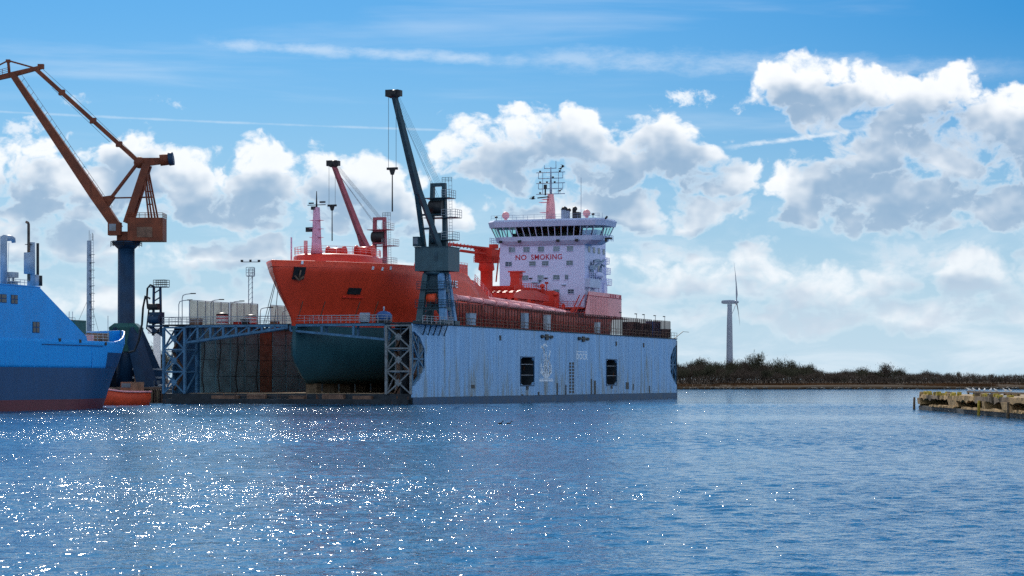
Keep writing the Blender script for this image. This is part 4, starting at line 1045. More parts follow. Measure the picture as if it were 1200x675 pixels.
def hull_fit(name, px, py, w_, h_, d, mat, off=0.03, n_box=None):
    q, n_ = on_hull(px, py); o = (n_box or MB().box((0, 0, 0), (w_, d, h_))).build(name, mat, hull)
    yax = -n_; xax = yax.cross(Vector((0, 0, 1))).normalized(); zax = xax.cross(yax)
    mt = Matrix((xax, yax, zax)).transposed().to_4x4(); mt.translation = q + n_ * off; o.matrix_local = mt
    return o
hull_fit('anchor_pocket', 348, 320, 2.0, 1.9, .3, 'black')
an = MB().tube((0, -.3, -.9), (0, -.3, .6), .12).beam((-.8, -.35, -.35), (0, -.35, -.95), .25).beam((.8, -.35, -.35), (0, -.35, -.95), .25)
hull_fit('anchor', 348, 320, 1, 1, 1, 'rusty', .05, an)
hull_fit('fairlead_window', 415, 341, 2.6, 1.0, .2, 'black'); hull_fit('window_sill', 413, 348.5, 4.2, .16, .3, 'red')
for pxx, pyy in ((437, 314), (448, 315), (458, 314), (345, 307.5)):
    hull_fit('scupper', pxx, pyy, .35, .5, .12, 'mark_white')
for pxx in (352, 378, 419, 440): hull_fit('draught_pole', pxx, 362, .09, 2.6, .12, 'rusty')
# bow name, of which the crane leaves the last letters in view
q, n_ = on_hull(525.5, 336)
for k_, (ch, wd_) in enumerate((('I', .3), ('U', 1.2), ('E', 1.1))): lettering('letter', ch, 1.55, 'mark_white', hull, q + Vector((.14, (0, .75, 2.5)[k_], 0)), (R(90), 0, R(90)), wd_, .02)
q2, _ = on_hull(537, 336)

# forecastle: raised deck house, foremast, winches, rails
fr = []
for z, k in ((20.4, 1.0), (22.6, .97), (22.9, .88)):
    fr.append([(6.3 * k * math.sin(2 * math.pi * i / 24) * (1 if True else 1), 15.0 - 9.0 * k * math.cos(2 * math.pi * i / 24) * (1.0 if math.cos(2 * math.pi * i / 24) > 0 else 1.25), z) for i in range(24)])
MB().loft(fr).build('forecastle_house', 'red', ship)
MB().rail([(6.0 * math.sin(a * math.pi / 8), 15.0 - 8.6 * math.cos(a * math.pi / 8) * (1 if math.cos(a * math.pi / 8) > 0 else 1.2), 22.9) for a in range(17)], 1.1, 1.6, .035).build('forecastle_rail', 'pink', ship)
ym = ss(371, TX); fm = MB()
zf = lambda py: zz(py, TX, ym)
fm.path([(0, ym, 22.9), (0, ym, zf(290)), (0, ym, zf(262)), (0, ym, zf(243))], [.95, .8, .62, .5], 10)
fmo = fm.build('foremast', 'mast_pink', ship)
MB().tube((0, ym, zf(243)), (0, ym, zf(224)), .16, .06, 6).boxm(-1.5, 1.5, ym - .1, ym + .1, zf(240.6), zf(239.8)).build('mast_top', 'black', fmo)
MB().box((-.9, ym, zf(238)), (.8, .2, .2)).box((1.0, ym, zf(237)), (.9, .25, .25)).box((-.35, ym - .3, zf(244)), (.7, .5, .5)).build('mast_lights', 'black', fmo)
for pyy in (258, 268, 278): MB().boxm(-.95, .95, ym - .6, ym + .6, zf(pyy + .4), zf(pyy)).build('mast_platform', 'mast_pink', fmo)
MB().box((-1.1, ym - .3, zf(269)), (1.0, .5, .7)).build('search_light', 'black', fmo)
MB().ladder((.5, ym - 1.0, 22.9), (.2, ym - .8, zf(244)), .45).build('mast_ladder', 'mast_pink', fmo)
MB().tube((-1.6, ym - .5, 22.9), (-1.6, ym - .5, zf(282)), .3, n=10).build('vent_pipe', 'pink', ship); MB().tube((-2.8, ym - 3, 20.5), (-2.8, ym - 3, zf(279)), .14, n=6).build('jack_staff', 'mast_pink', ship)
for x0, y0 in ((3.0, 19), (-2.4, 20), (1.2, 23)):
    MB().tube((x0 - 1.3, y0, 23.8), (x0 + 1.3, y0, 23.8), .75, n=14).tube((x0 - 1.5, y0, 23.8), (x0 - 1.3, y0, 23.8), 1.0, n=14).tube((x0 + 1.3, y0, 23.8), (x0 + 1.5, y0, 23.8), 1.0, n=14).build('mooring_winch', 'red', ship)
    MB().boxm(x0 - 1.2, x0 + 1.2, y0 - .8, y0 + .8, 22.8, 23.2).build('winch_bed', 'red', ship)
# break of the forecastle: deck house, slope and stair
MB().boxm(1.5, 10.2, 36, 41.5, 20.4, 22.0).build('break_house', 'red', ship)
s0 = ss(544, TX + 6); s1 = ss(557, TX + 8); zl = zz(331, TX + 8, s0)
MB().boxm(1.5, 9.0, 42, 47.5, 15.6, zz(309, TX + 9, 43)).build('hose_locker', 'red', ship)
MB().boxm(2.0, 9.02, 41.93, 41.98, zz(331, TX + 6, 42), zz(312, TX + 6, 42)).build('locker_door', 'pink', ship)
MB().loft([[(9.6, y, 15.6), (10.6, y, 15.6), (10.6, y, z), (9.6, y, z)] for y, z in ((42, 20.5), (47, 20.2), (52, 18.2), (57, 16.0))], smooth=False).build('bulwark_slope', 'red', ship)
MB().tube((4, 44, 22.3), (4, 44, 25.2), .12).box((4, 44, 25.2), (.9, .5, .5)).build('deck_light', 'red_deck', ship)
MB().rail([(1.6, 42, 22.1), (9, 42, 22.1), (9, 47.4, 22.1)], 1.1, 1.5).build('locker_rail', 'pink', ship)

for i in range(6):
    x0 = 3.4 + 1.1 * i; y0 = 47.8 + .8 * (i % 3); z0 = 17.2 + .55 * ((i * 2) % 3)
    MB().tube((x0, y0, 15.4), (x0, y0, z0 + 1.2), .16, n=8).tube((x0, y0, z0 + 1.2), (x0 + .01, y0 - 1.2, z0 + 1.2), .16, n=8).ball((x0, y0, z0 + 1.25), .3, 8, 6).build('riser_pipe', 'red', ship)
for i in range(5): MB().boxm(9.0 + .003 * i, 10.4, 48.2 + i * 1.7, 49.3 + i * 1.7, 15.6, 18.6 - i * .5).build('deck_locker', 'red_deck' if i % 2 else 'red', ship)
MB().ladder((10.75, 43.5, 15.6), (10.75, 46.5, 20.6), .7, (0, 1, 0), .05).rail([(10.5, 47, 20.2), (10.5, 52, 18.3), (10.5, 57, 16.1)], 1.1, 1.4, .05).build('break_stair', 'pink', ship)
# pipes along the main deck
rt = random.Random(21)
for i, (x0, z0, r0) in enumerate(((8.6, 17.2, .38), (7.7, 17.5, .33), (9.3, 16.7, .28), (6.8, 17.4, .30), (5.6, 17.2, .26), (3.6, 17.5, .32), (2.6, 17.2, .28))):
    MB().path([(x0, 46, z0 + .4), (x0, 60, z0 + .3), (x0, 84, z0 - .2), (x0, 103, z0 - .9)], r0, 10).build('cargo_pipe', 'red_deck' if i not in (0, 1, 3) else 'pink', ship)
for i in range(19):
    y0 = 47 + i * 3.0; z1 = 17.2 - (y0 - 60) * .022
    MB().boxm(2.0, 9.8, y0 - .12, y0 + .12, z1 - .7, z1 - .4).boxm(9.5, 9.7, y0 - .1, y0 + .1, 15.3, z1 - .4).boxm(2.2, 2.4, y0 - .1, y0 + .1, 15.3, z1 - .4).build('pipe_support', 'red_deck', ship)
for i in range(11):
    y0 = 49 + i * 5 + rt.uniform(-1, 1); x0 = rt.uniform(5.5, 9); z0 = 17.4 - (y0 - 60) * .022
    MB().tube((x0, y0, z0), (x0, y0, z0 + 1.2), .14, n=6).tube((x0, y0 - .05, z0 + 1.2), (x0, y0 + .05, z0 + 1.2), .4, n=10).tube((x0 - .3, y0, z0), (x0 + .3, y0, z0), .5, n=10).build('valve', 'red', ship)
MB().rail([(10.7, 57, 15.7), (10.7, 107, 15.4)], 1.1, 2.0).build('deck_rail', 'red_deck', ship)
# raised catwalk on trestles and the manifold house in front of the bridge
MB().boxm(-1, 1.6, 48, 100, 18.9, 19.05).build('catwalk', 'red_deck', ship)
for i in range(14): MB().beam((-1, 49 + i * 3.9, 15.3), (-.7, 49 + i * 3.9, 18.9), .2).beam((1.6, 49 + i * 3.9, 15.3), (1.3, 49 + i * 3.9, 18.9), .2).build('trestle', 'red_deck', ship)
MB().rail([(1.6, 48, 19.05), (1.6, 100, 19.05)], 1.15, 1.8).build('catwalk_rail', 'red_deck', ship); MB().rail([(-1, 48, 19.05), (-1, 100, 19.05)], 1.15, 1.8).build('catwalk_rail', 'red_deck', ship)
xa, ya = 2.0, 90.0
MB().boxm(-4, 4.2, 84, 98, 15.3, 18.6).build('pump_house', 'red', ship)
MB().loft([[(x, y, z) for x, z in ((-3, 18.6), (5, 18.6), (5, h_), (-3, h_))] for y, h_ in ((80, 19.4), (84, 20.2), (92, 20.4), (99, 19.6))], smooth=False).build('pump_house_top', 'red', ship)
MB().rail([(5, 80, 19.4), (5, 84, 20.2), (5, 92, 20.4), (5, 99, 19.6)], 1.2, 1.4, .05).build('pump_house_rail', 'red', ship)
for i in range(6): MB().tube((-2.4 + i * 1.25, 80.5, 20.3 + .12 * (i % 3)), (-2.4 + i * 1.25, 98.5, 20.5 + .1 * (i % 2)), .26, n=10).build('house_pipe', 'red_deck' if i % 2 else 'red', ship)
for i in range(5): MB().boxm(-2.6, 4.6, 81.5 + i * 4, 81.9 + i * 4, 20.0, 20.9).build('pipe_saddle', 'red', ship)
MB().rail([(5, 80, 19.4), (-3, 80, 19.4)], 1.2, 1.2, .05).build('pump_house_rail', 'red', ship)
yv = ss(605, TX + 1); zv = lambda py: zz(py, TX + 1, yv)
MB().loft([[(1 - w_, yv - .8, z), (1 + w_, yv - .8, z), (1 + w_, yv + .8, z), (1 - w_, yv + .8, z)] for z, w_ in ((18, 1.6), (zv(338), 1.5), (zv(334), .95), (zv(326), .85), (zv(323), 1.0), (zv(318), 1.0))], smooth=False).build('vent_tower', 'red', ship)
MB().boxm(0 - .3, 2.5, yv - 1, yv + 1, zv(319.2), zv(317.8)).build('vent_hood', 'red', ship)
for i in range(6):
    x0 = -6 + i * 2.2; y0 = 100 + (i % 3) * 1.4; h_ = rt.uniform(18.8, 21.5)
    MB().tube((x0, y0, 15.3), (x0, y0, h_), .22, n=8).lathe([(.5, 0), (.5, .5), (.1, .7)], (x0, y0, h_), 10).build('vent_post', 'red', ship)
MB().rail([(-9, 103, 17.6), (10, 103, 17.6)], 1.1, 1.4, .04).build('deck_rail', 'red_deck', ship); MB().boxm(-9, 10, 103, 108, 17.3, 17.6).build('front_platform', 'red_deck', ship)
for x0 in (3.2, 8.4): MB().beam((x0, 99, 15.5), (x0 + .6, 103, 17.6), .8, .16).build('stair', 'red_deck', ship)
MB().beam((8.8, 106, 20), (10.2, 96, 15.6), .16).beam((9.8, 106, 20), (11, 96, 15.6), .16).build('accommodation_ladder', 'red_deck', ship)
# hose crane lying along the deck
yc = ss(570, TX); zc = lambda py: zz(py, TX, yc); hc = 0
MB().lathe([(1.5, 0), (1.35, 3), (1.1, 4), (1.1, zc(318) - 15.3), (1.5, zc(316) - 15.3), (1.3, zc(306) - 15.3), (1.2, zc(297) - 15.3)], (0, yc, 15.3), 16).build('crane_pedestal', 'red', ship)
MB().boxm(-1.7, 1.7, yc - 1.6, yc + 2.0, zc(308), zc(292)).build('crane_head', 'red_deck', ship)
yb = ss(521, TX)
cb = MB()
for xx in (-.6, .6):
    cb.beam((xx, yc - .5, zc(291)), (xx, yb, zz(286, TX, yb)), .28); cb.beam((xx, yc - .5, zc(298)), (xx, yb + 6, zz(291, TX, yb)), .28)
    for i in range(12):
        f_ = i / 12; y_ = yc - .5 + (yb - yc) * f_; cb.beam((xx, y_, zc(291) + .1 * f_), (xx, y_ - .9, zc(298) + .5 + .3 * f_), .12)
cb.boxm(-.7, .7, yb - .8, yb + 1.2, zz(287, TX, yb) - 1, zz(285, TX, yb)).boxm(-.55, .55, yc - 18, yc, zc(293), zc(291.5))
cb.build('crane_boom', 'red_deck', ship)
MB().rail([(-1.8, yc - 1.7, zc(308)), (1.8, yc - 1.7, zc(308)), (1.8, yc + 2, zc(308))], 1.1, .9, .05).build('crane_rail', 'red_deck', ship)
MB().ladder((1.5, yc - 1.4, 15.4), (1.5, yc - 1.4, zc(308)), .5).tube((1.2, yc + 1.8, zc(330)), (1.9, yc + 1.8, zc(290)), .14, n=6).box((.9, yc + 1.4, zc(288.5)), (1.4, 1.2, .8)).build('crane_fittings', 'red_deck', ship)
MB().path([(.2, yb + 4, zz(290, TX, yb)), (.2, yb + 4, zz(299, TX, yb))], .06, 5).box((.2, yb + 4, zz(300, TX, yb)), (.5, .5, .7)).build('crane_hook', 'black', ship)

# ---- accommodation block
AY = 108.0
AXL, AXR = sx(585.5, AY) - TX, sx(685, AY) - TX
zA = lambda py: zz(py, TX, AY)
acc = MB().boxm(AXL, AXR, AY, AY + 13, 15.3, zA(282)).build('accommodation', 'accom', ship)
def window(pxc, py0, py1, wpx, mat, frame='greyblue'):
    xc = sx(pxc, AY) - TX; w_ = (sx(pxc + wpx / 2, AY) - sx(pxc - wpx / 2, AY)); z0, z1 = zA(py1), zA(py0)
    wd = MB().boxm(xc - w_ / 2, xc + w_ / 2, AY - .035, AY - .003, z0, z1).build('window', 'greyblue', acc)
    for a in (0, 1):
        for b_ in (0, 1):
            MB().boxm(xc - w_ / 2 + .06 + a * w_ / 2, xc - .06 + a * w_ / 2, AY - .05, AY - .036, z0 + .06 + b_ * (z1 - z0) / 2, z0 - .05 + (b_ + 1) * (z1 - z0) / 2).build('pane', mat, acc)
    MB().boxm(xc - w_ / 2 - .06, xc + w_ / 2 + .06, AY - .14, AY - .003, z0 - .09, z0 - .01).build('sill', 'accom', acc)
for pxc, mt in ((600, 'glass_grey'), (617, 'glass_dark'), (634, 'glass_dark'), (652, 'glass_grey'), (668, 'glass_grey')): window(pxc, 289, 295, 7.4, mt)
for pxc, mt in ((596, 'glass_dark'), (624, 'glass_dark'), (639, 'glass_dark'), (667.5, 'glass_dark')): window(pxc, 306, 311.4, 7.6, mt)
for pxc, w_, mt in ((615.5, 7, 'glass_dark'), (633.5, 7, 'glass_grey'), (652, 7.6, 'glass_dark'), (664, 4, 'glass_dark')): window(pxc, 322.5, 328, w_, mt)
for pxc, mt in ((630, 'glass_dark'), (652, 'glass_dark'), (669, 'glass_dark')): window(pxc, 339.5, 344.5, 7, mt)
x0 = sx(604.2, AY) - TX
for word, pa_, pb_ in (('NO', 604.2, 617.0), ('SMOKING', 622.5, 658.5)):
    x0 = sx(pa_, AY) - TX; lettering('lettering', word, 1.45, 'letter_red', acc, (x0, AY - .03, zA(304.2)), (R(90), 0, 0), sx(pb_, AY) - TX - x0, .012, .012)
for pxc, pyy, w_ in ((622, 326, 3.5), (633, 329, 3.2), (640, 326, 4), (628, 331, 10), (629.5, 334.5, 5), (661, 334.5, 5), (604, 330, 6)):
    xc = sx(pxc, AY) - TX; MB().boxm(xc - w_ / 12, xc + w_ / 12, AY - .28, AY - .004, zA(pyy + .7), zA(pyy - .6)).build('wall_fitting', 'black' if w_ < 5 else 'greyblue', acc)
xl = sx(643, AY) - TX; MB().tube((xl, AY - 1.2, 17.6), (xl, AY - 1.2, zA(332)), .1).box((xl, AY - 1.2, zA(332)), (.6, .4, .4)).build('deck_light', 'red_deck', ship)
MB().loft([[(xl - 2.4 * k, AY - 1.4, z), (xl + 2.4 * k, AY - 1.4, z), (xl + 2.4 * k, AY - .5, z), (xl - 2.4 * k, AY - .5, z)] for z, k in ((17.6, 1), (zA(344), 1), (zA(341), .55))], smooth=False).build('pump_box', 'red', ship)
# side of the block: windows, ledge, galleries, davit
for i in range(4):
    y0 = AY + 2.0 + i * 3.0; MB().boxm(AXR + .003, AXR + .05, y0, y0 + 1.4, zA(296), zA(289)).build('window', 'greyblue', acc); MB().boxm(AXR + .051, AXR + .07, y0 + .12, y0 + 1.28, zA(296) + .1, zA(289) - .1).build('pane', 'glass_dark', acc)
for i in range(2):
    y0 = AY + 3.4 + i * 4.6; MB().boxm(AXR + .003, AXR + .05, y0, y0 + 1.0, zA(318), zA(307)).build('window', 'greyblue', acc); MB().boxm(AXR + .051, AXR + .07, y0 + .12, y0 + .88, zA(318) + .1, zA(307) - .1).build('pane', 'glass_dark', acc)
MB().boxm(AXR, AXR + 1.1, AY + .05, AY + 6.5, zA(337.5), zA(327)).build('boat_deck', 'accom_blue', ship)
for i, (pyy, dep) in enumerate(((306, 14.5), (318, 15.2), (331, 16))):
    MB().boxm(AXR - 3, AXR + .5, AY + 13, AY + dep - .6, zA(pyy + 1), zA(pyy)).build('aft_gallery', 'accom', ship)
    MB().rail([(AXR - 3, AY + dep - .6, zA(pyy)), (AXR + .5, AY + dep - .6, zA(pyy)), (AXR + .5, AY + 11, zA(pyy))], 1.1, 1.0, .045).build('gallery_rail', 'accom', ship)
MB().boxm(AXR - 4, AXR - .5, AY + 13, AY + 15, 15.3, zA(300)).build('stair_house', 'accom', ship)
MB().boxm(AXR - .48, AXR - .4, AY + 13.2, AY + 14.6, zA(341), zA(333)).build('door', 'black', ship)
dv = MB()
dv.path([(AXR + 0.54, AY + 3, zA(327)), (AXR + 0.59, AY + 3, zA(312)), (AXR + 0.85, AY + 3.4, zA(306)), (AXR + 1.35, AY + 5, zA(305))], .32, 8).path([(AXR + 0.54, AY + 8, zA(327)), (AXR + 0.59, AY + 8, zA(314)), (AXR + 0.85, AY + 8, zA(309)), (AXR + 1.44, AY + 8, zA(311))], .28, 8).beam((AXR + 0.59, AY + 3, zA(315)), (AXR + 1.08, AY + 9, zA(303)), .35)
dv.boxm(AXR + 0.18, AXR + 0.90, AY + 2.4, AY + 4, zA(316), zA(311)); dv.build('davit', 'greyblue', ship)
MB().ball((AXR + .9, AY + 6.0, zA(322)), .75, 14, 8, (1, 2.6, .9)).build('rescue_boat', 'accom', ship)
MB().rail([(AXR + 1.1, AY + .1, zA(327)), (AXR + 1.1, AY + 6.5, zA(327))], 1.1, 1.3, .045).build('boat_deck_rail', 'accom', ship)
for y0 in (AY + .6, AY + 3.5, AY + 6.2): MB().boxm(AXR + .7, AXR + .9, y0, y0 + .2, 15.6, zA(337.5)).build('boat_deck_post', 'accom', ship)
MB().boxm(AXR - 2.05, AXR + .4, AY + 11, AY + 12.9, 15.6, zA(330)).build('engine_casing', 'accom', ship)

# ---- bridge
zB = lambda py: zz(py, TX, AY - 1)
BL, BR = sx(571, AY - 1) - TX, sx(709.5, AY - 1) - TX
def ring_at(z, ins, yf, yb_): return [(BL + ins, yf + 1.6, z), (BL + ins + 1.6, yf, z), (BR - ins - 1.6, yf, z), (BR - ins, yf + 1.6, z), (BR - ins, yb_, z), (BL + ins, yb_, z)]
zl0, zl1, zw1, zr = zB(284), zB(277), zB(266), zB(257.2)
MB().loft([ring_at(zl0 - .5, 2.6, AY - .3, AY + 4.5), ring_at(zl0 + .3, 1.3, AY - .9, AY + 5), ring_at(zl1, 1.1, AY - 1.0, AY + 5)], smooth=False).build('bridge_front_band', 'accom_blue', ship)
roof = MB().loft([ring_at(zw1 + .04, .25, AY - 1.9, AY + 6), ring_at(zr - .35, 0, AY - 2.1, AY + 6.2), ring_at(zr, .35, AY - 1.8, AY + 6)], smooth=False).build('bridge_roof', 'accom_blue', ship)
lo, hi = ring_at(zl1, 1.2, AY - .9, AY + 4.9), ring_at(zw1 + .03, .5, AY - 1.65, AY + 5.6)
wins = MB()
def pane_strip(a0, a1, b0, b1, n_):
    a0, a1, b0, b1 = map(Vector, (a0, a1, b0, b1))
    for i in range(n_):
        f0, f1 = i / n_ + .03 / n_ * 3, (i + 1) / n_ - .03 / n_ * 3
        p0, p1, q0, q1 = a0.lerp(a1, f0), a0.lerp(a1, f1), b0.lerp(b1, f0), b0.lerp(b1, f1)
        nv = (p1 - p0).cross(q0 - p0).normalized() * .02
        p0, q0 = p0.lerp(q0, .08), q0.lerp(p0, .06); p1, q1 = p1.lerp(q1, .08), q1.lerp(p1, .06)
        mb = MB(); mb.v = [tuple(v) for v in (p0 - nv, p1 - nv, q1 - nv, q0 - nv, p0 + nv, p1 + nv, q1 + nv, q0 + nv)]
        for f_ in ((0, 1, 2, 3), (7, 6, 5, 4), (0, 4, 5, 1), (1, 5, 6, 2), (2, 6, 7, 3), (3, 7, 4, 0)): mb.face(f_)
        mb.build('bridge_pane', 'glass_clear', ship)
    for i in range(n_ + 1):
        f_ = i / n_; MB().beam(a0.lerp(a1, f_), b0.lerp(b1, f_), .16).build('mullion', 'accom_blue', ship)
pane_strip(lo[1], lo[2], hi[1], hi[2], 15); pane_strip(lo[0], lo[1], hi[0], hi[1], 1); pane_strip(lo[2], lo[3], hi[2], hi[3], 1)
pane_strip(lo[3], lo[4], hi[3], hi[4], 3); pane_strip(lo[5], lo[0], hi[5], hi[0], 3)
pane_strip((lo[5][0], lo[5][1], zl1), (-6.8, lo[5][1], zl1), (hi[5][0], hi[5][1], hi[5][2]), (-6.8, hi[5][1], hi[5][2]), 3); pane_strip((6.8, lo[4][1], zl1), (lo[4][0], lo[4][1], zl1), (6.8, hi[4][1], hi[4][2]), (hi[4][0], hi[4][1], hi[4][2]), 3)
MB().boxm(-6.8, 6.8, AY + 4.4, AY + 5.2, zl1, zw1 + .1).build('bridge_bulkhead', 'rusty', ship)
MB().boxm(-6, 6, AY + .4, AY + 1.2, zl1, zl1 + .75).boxm(-2, -1, AY + 2.2, AY + 3, zl1, zl1 + 1.3).boxm(2, 3, AY + 2.2, AY + 3, zl1, zl1 + 1.3).build('bridge_console', 'black', ship)
MB().rail([(BL + .4, AY - .6, zl0), (BL + .4, AY + 5, zl0)], 1.1, 1, .05).rail([(BR - .4, AY - .6, zl0 + .2), (BR - .4, AY + 5, zl0 + .2)], 1.1, 1, .05).build('wing_rail', 'accom_blue', ship)
for pxx in (587, 609, 654, 676): x0 = sx(pxx, AY - 1) - TX; MB().box((x0, AY - 1.15, zB(282.6)), (.6, .3, .5)).build('flood_light', 'black', ship)
MB().box((BR + .3, AY, zB(281)), (1.3, .8, .3)).box((BR - .1, AY - .3, zB(283)), (.4, .4, .6)).tube((BR, AY - 1, zr - .2), (BR + .4, AY - 1.2, zr + .2), .2).build('wing_lights', 'black', ship)
# roof gear
for pxx in (590.5, 685.5):
    x0 = sx(pxx, AY) - TX; MB().ball((x0, AY + 1, zB(250.6)), .75, 16, 10).build('satellite_dome', 'pink', ship); MB().tube((x0, AY + 1, zr - .1), (x0, AY + 1, zB(254)), .28, n=10).build('dome_stand', 'pink', ship)
for pxx, pyy in ((580.5, 252.5), (694, 252)):
    x0 = sx(pxx, AY) - TX; MB().tube((x0, AY + .5, zr - .1), (x0, AY + .5, zB(pyy)), .07, n=6).ball((x0, AY + .5, zB(pyy)), .35, 8, 6, (1, 1, .6)).build('antenna_dome', 'black', ship)
for pxx, pyy, r0 in ((601, 252, .04), (614, 251, .04), (677, 208, .05), (632, 252, .04), (702, 250, .04), (697, 250, .04)):
    x0 = sx(pxx, AY) - TX; MB().tube((x0, AY + 2, zr - .1), (x0, AY + 2, zB(pyy)), r0, n=5).build('whip_antenna', 'greyblue', ship)
xm = sx(645.5, AY + 3) - TX; yM = AY + 3; zM = lambda py: zz(py, TX, yM)
mast = MB().loft([[(xm + (a * w_), yM + b_ * w_, z) for a, b_ in ((-1, -.8), (1, -.8), (1.1, .2), (.7, .9), (-.7, .9), (-1.1, .2))] for z, w_ in ((zr - .1, .85), (zM(240), .72), (zM(228), .5))]).build('main_mast', 'pink', ship)
MB().tube((xm, yM, zM(229)), (xm, yM, zM(214)), .28, .22, 8).tube((xm, yM, zM(214)), (xm, yM, zM(196)), .2, .1, 8).build('mast_pole', 'greyblue', mast)
for pyy, x_l, x_r in ((202.2, 628.5, 662), (209.2, 631, 659.5), (214.8, 628.5, 662), (221.3, 631, 659.5), (227.5, 628.5, 662), (197.5, 638, 652)):
    MB().tube((sx(x_l, yM) - TX, yM, zM(pyy)), (sx(x_r, yM) - TX, yM, zM(pyy)), .085, n=5).build('mast_yard', 'greyblue', mast)
for x_, p0, p1 in ((631, 202, 209), (659.5, 202, 209), (631, 215, 221), (659.5, 215, 221), (638, 193.5, 198), (651.5, 189, 198), (636, 202, 227), (654.5, 202, 227)):
    MB().tube((sx(x_, yM) - TX, yM, zM(p1)), (sx(x_, yM) - TX, yM, zM(p0)), .06, n=5).build('yard_strut', 'greyblue', mast)
for x_, pyy in ((633, 200.8), (650, 213.6), (633, 213.4), (633, 226), (648, 208), (641, 213.5), (656, 201)): MB().box((sx(x_, yM) - TX, yM, zM(pyy)), (.32, .3, .3)).build('mast_lamp', 'black', mast)
for pyy, w_ in ((249, 1.3), (237, 1.5), (233.5, 1.0)): MB().boxm(xm - w_ - .7, xm - .2, yM - .9, yM + .7, zM(pyy + .5), zM(pyy)).build('radar_platform', 'pink', mast)
MB().beam((xm - 2.6, yM - .4, zM(232)), (xm - .2, yM - .9, zM(231.2)), .25, .2).tube((xm - 1.0, yM - .4, zM(229)), (xm - 1.0, yM - .4, zM(217.5)), .16, n=6).box((xm - 1.0, yM - .4, zM(219)), (.55, .4, .8)).build('radar_scanner', 'black', mast)
for pxx, p0, r0 in ((661, 245, .62), (666, 246, .36), (673, 244.5, .42)):
    x0 = sx(pxx, AY + 11) - TX; yF = AY + 11; zF = lambda py: zz(py, TX, yF)
    MB().path([(x0, yF, zr - 4), (x0, yF, zF(p0 + 1.5)), (x0 + .15, yF + .4, zF(p0))], r0, 10).build('exhaust_pipe', 'black' if pxx == 673 else 'greyblue', ship)
    MB().tube((x0, yF, zF(p0 + 2.2)), (x0 + .1, yF + .3, zF(p0 - .6)), r0 * 1.08, n=10).build('exhaust_tip', 'black', ship)
x0 = sx(676, AY + 11) - TX; MB().box((x0, AY + 11, zF(254)), (1.3, 1.5, 1.6)).build('vent_box', 'black', ship)
MB().boxm(AXL + 4, AXR - .5, AY + 9, AY + 13, zA(284), zr - 1.5).build('funnel_casing', 'accom', ship)
MB().rail([(BL + 1, AY - 1.5, zr), (BR - 1, AY - 1.5, zr)], .9, 2.2, .025, 2).build('roof_rail', 'greyblue', ship)

# ---- pink bulwark round the stern
pl = [(10.7, ss(685.5, TX + 10.7)), (10.8, 118.5), (10.8, 121.5), (10.7, 124.5), (10.4, 127), (9.6, 129.3), (8.2, 131), (6, 131.9), (2, 132.2), (-4, 132.2), (-9.5, 129.5), (-10.8, 124), (-10.8, 114)]
for i, (A, B) in enumerate(zip(pl, pl[1:])):
    dxy = Vector((B[0] - A[0], B[1] - A[1])); nr = Vector((-dxy.y, dxy.x)).normalized() * .08
    lean = .6 if i == 0 else 0; zt0, zt1 = 20.7 - .0 * i, 20.7
    mb = MB(); mb.loft([[(A[0] + nr.x, A[1] + nr.y - (0 if i else -.0), 15.9), (A[0] - nr.x, A[1] - nr.y, 15.9), (A[0] - nr.x, A[1] - nr.y + (2.6 if i == 0 else 0), zt0), (A[0] + nr.x, A[1] + nr.y + (2.6 if i == 0 else 0), zt0)],
                        [(B[0] + nr.x, B[1] + nr.y, 15.9), (B[0] - nr.x, B[1] - nr.y, 15.9), (B[0] - nr.x, B[1] - nr.y, zt1), (B[0] + nr.x, B[1] + nr.y, zt1)]], smooth=False)
    mb.build('stern_bulwark', 'pink', ship)
MB().path([(x_ + .12, y_, 19.9) for x_, y_ in pl[:9]], .06, 4).build('stern_rub_rail', 'letter_red', ship)
for i in range(12): MB().boxm(10.86, 10.93, pl[0][1] + 3 + i * .95, pl[0][1] + 3.1 + i * .95, 16.1, 19.8).build('bulwark_rib', 'pink', ship)
for y0 in (118.6, 120.1, 121.6, 124.8): MB().boxm(10.85, 10.95, y0, y0 + .4, 20.0, 20.6).build('freeing_port', 'letter_red', ship)
for y0 in (117, 121, 125): MB().boxm(10.85, 10.98, y0, y0 + 1.4, 16.0, 16.25).build('scupper_slot', 'letter_red', ship)
MB().prism([(AY + 3, 15.6), (pl[0][1] + .1, 15.6), (pl[0][1] + 2.6, 20.6), (pl[0][1] + 2.2, 20.6)], 0, 10.45, 10.55).build('bulwark_knee', 'red_deck', ship)
MB().boxm(-10.6, 10.5, AY + 8, 131.5, 15.9, 16.0).build('poop_deck', 'red_deck', ship)
MB().tube((0, 131, 16), (0, 132.4, 23), .07).build('flag_staff', 'white', ship)
# mooring lines from the bow
for (a, c) in (((.3, interp(STEM, 18.6) + .6, 18.6), (sx(309, 2) - TX, 2.0, 12.2)), ((.3, interp(STEM, 18.3) + .6, 18.3), (sx(310.5, 2) - TX, 2.4, 12.2)), ((.3, interp(STEM, 17.4) + .6, 17.4), (sx(321, 1) - TX, 1.2, 12.2))):
    MB().tube((-a[0], a[1], a[2]), c, .05, n=4).build('mooring_line', 'rope', ship)
# keel blocks
for i in range(20): MB().boxm(-.9, .9, 6 + i * 6, 7.6 + i * 6, 1.5, 3.05).build('keel_block', 'timber', dock).location = (TX, 0, 0)

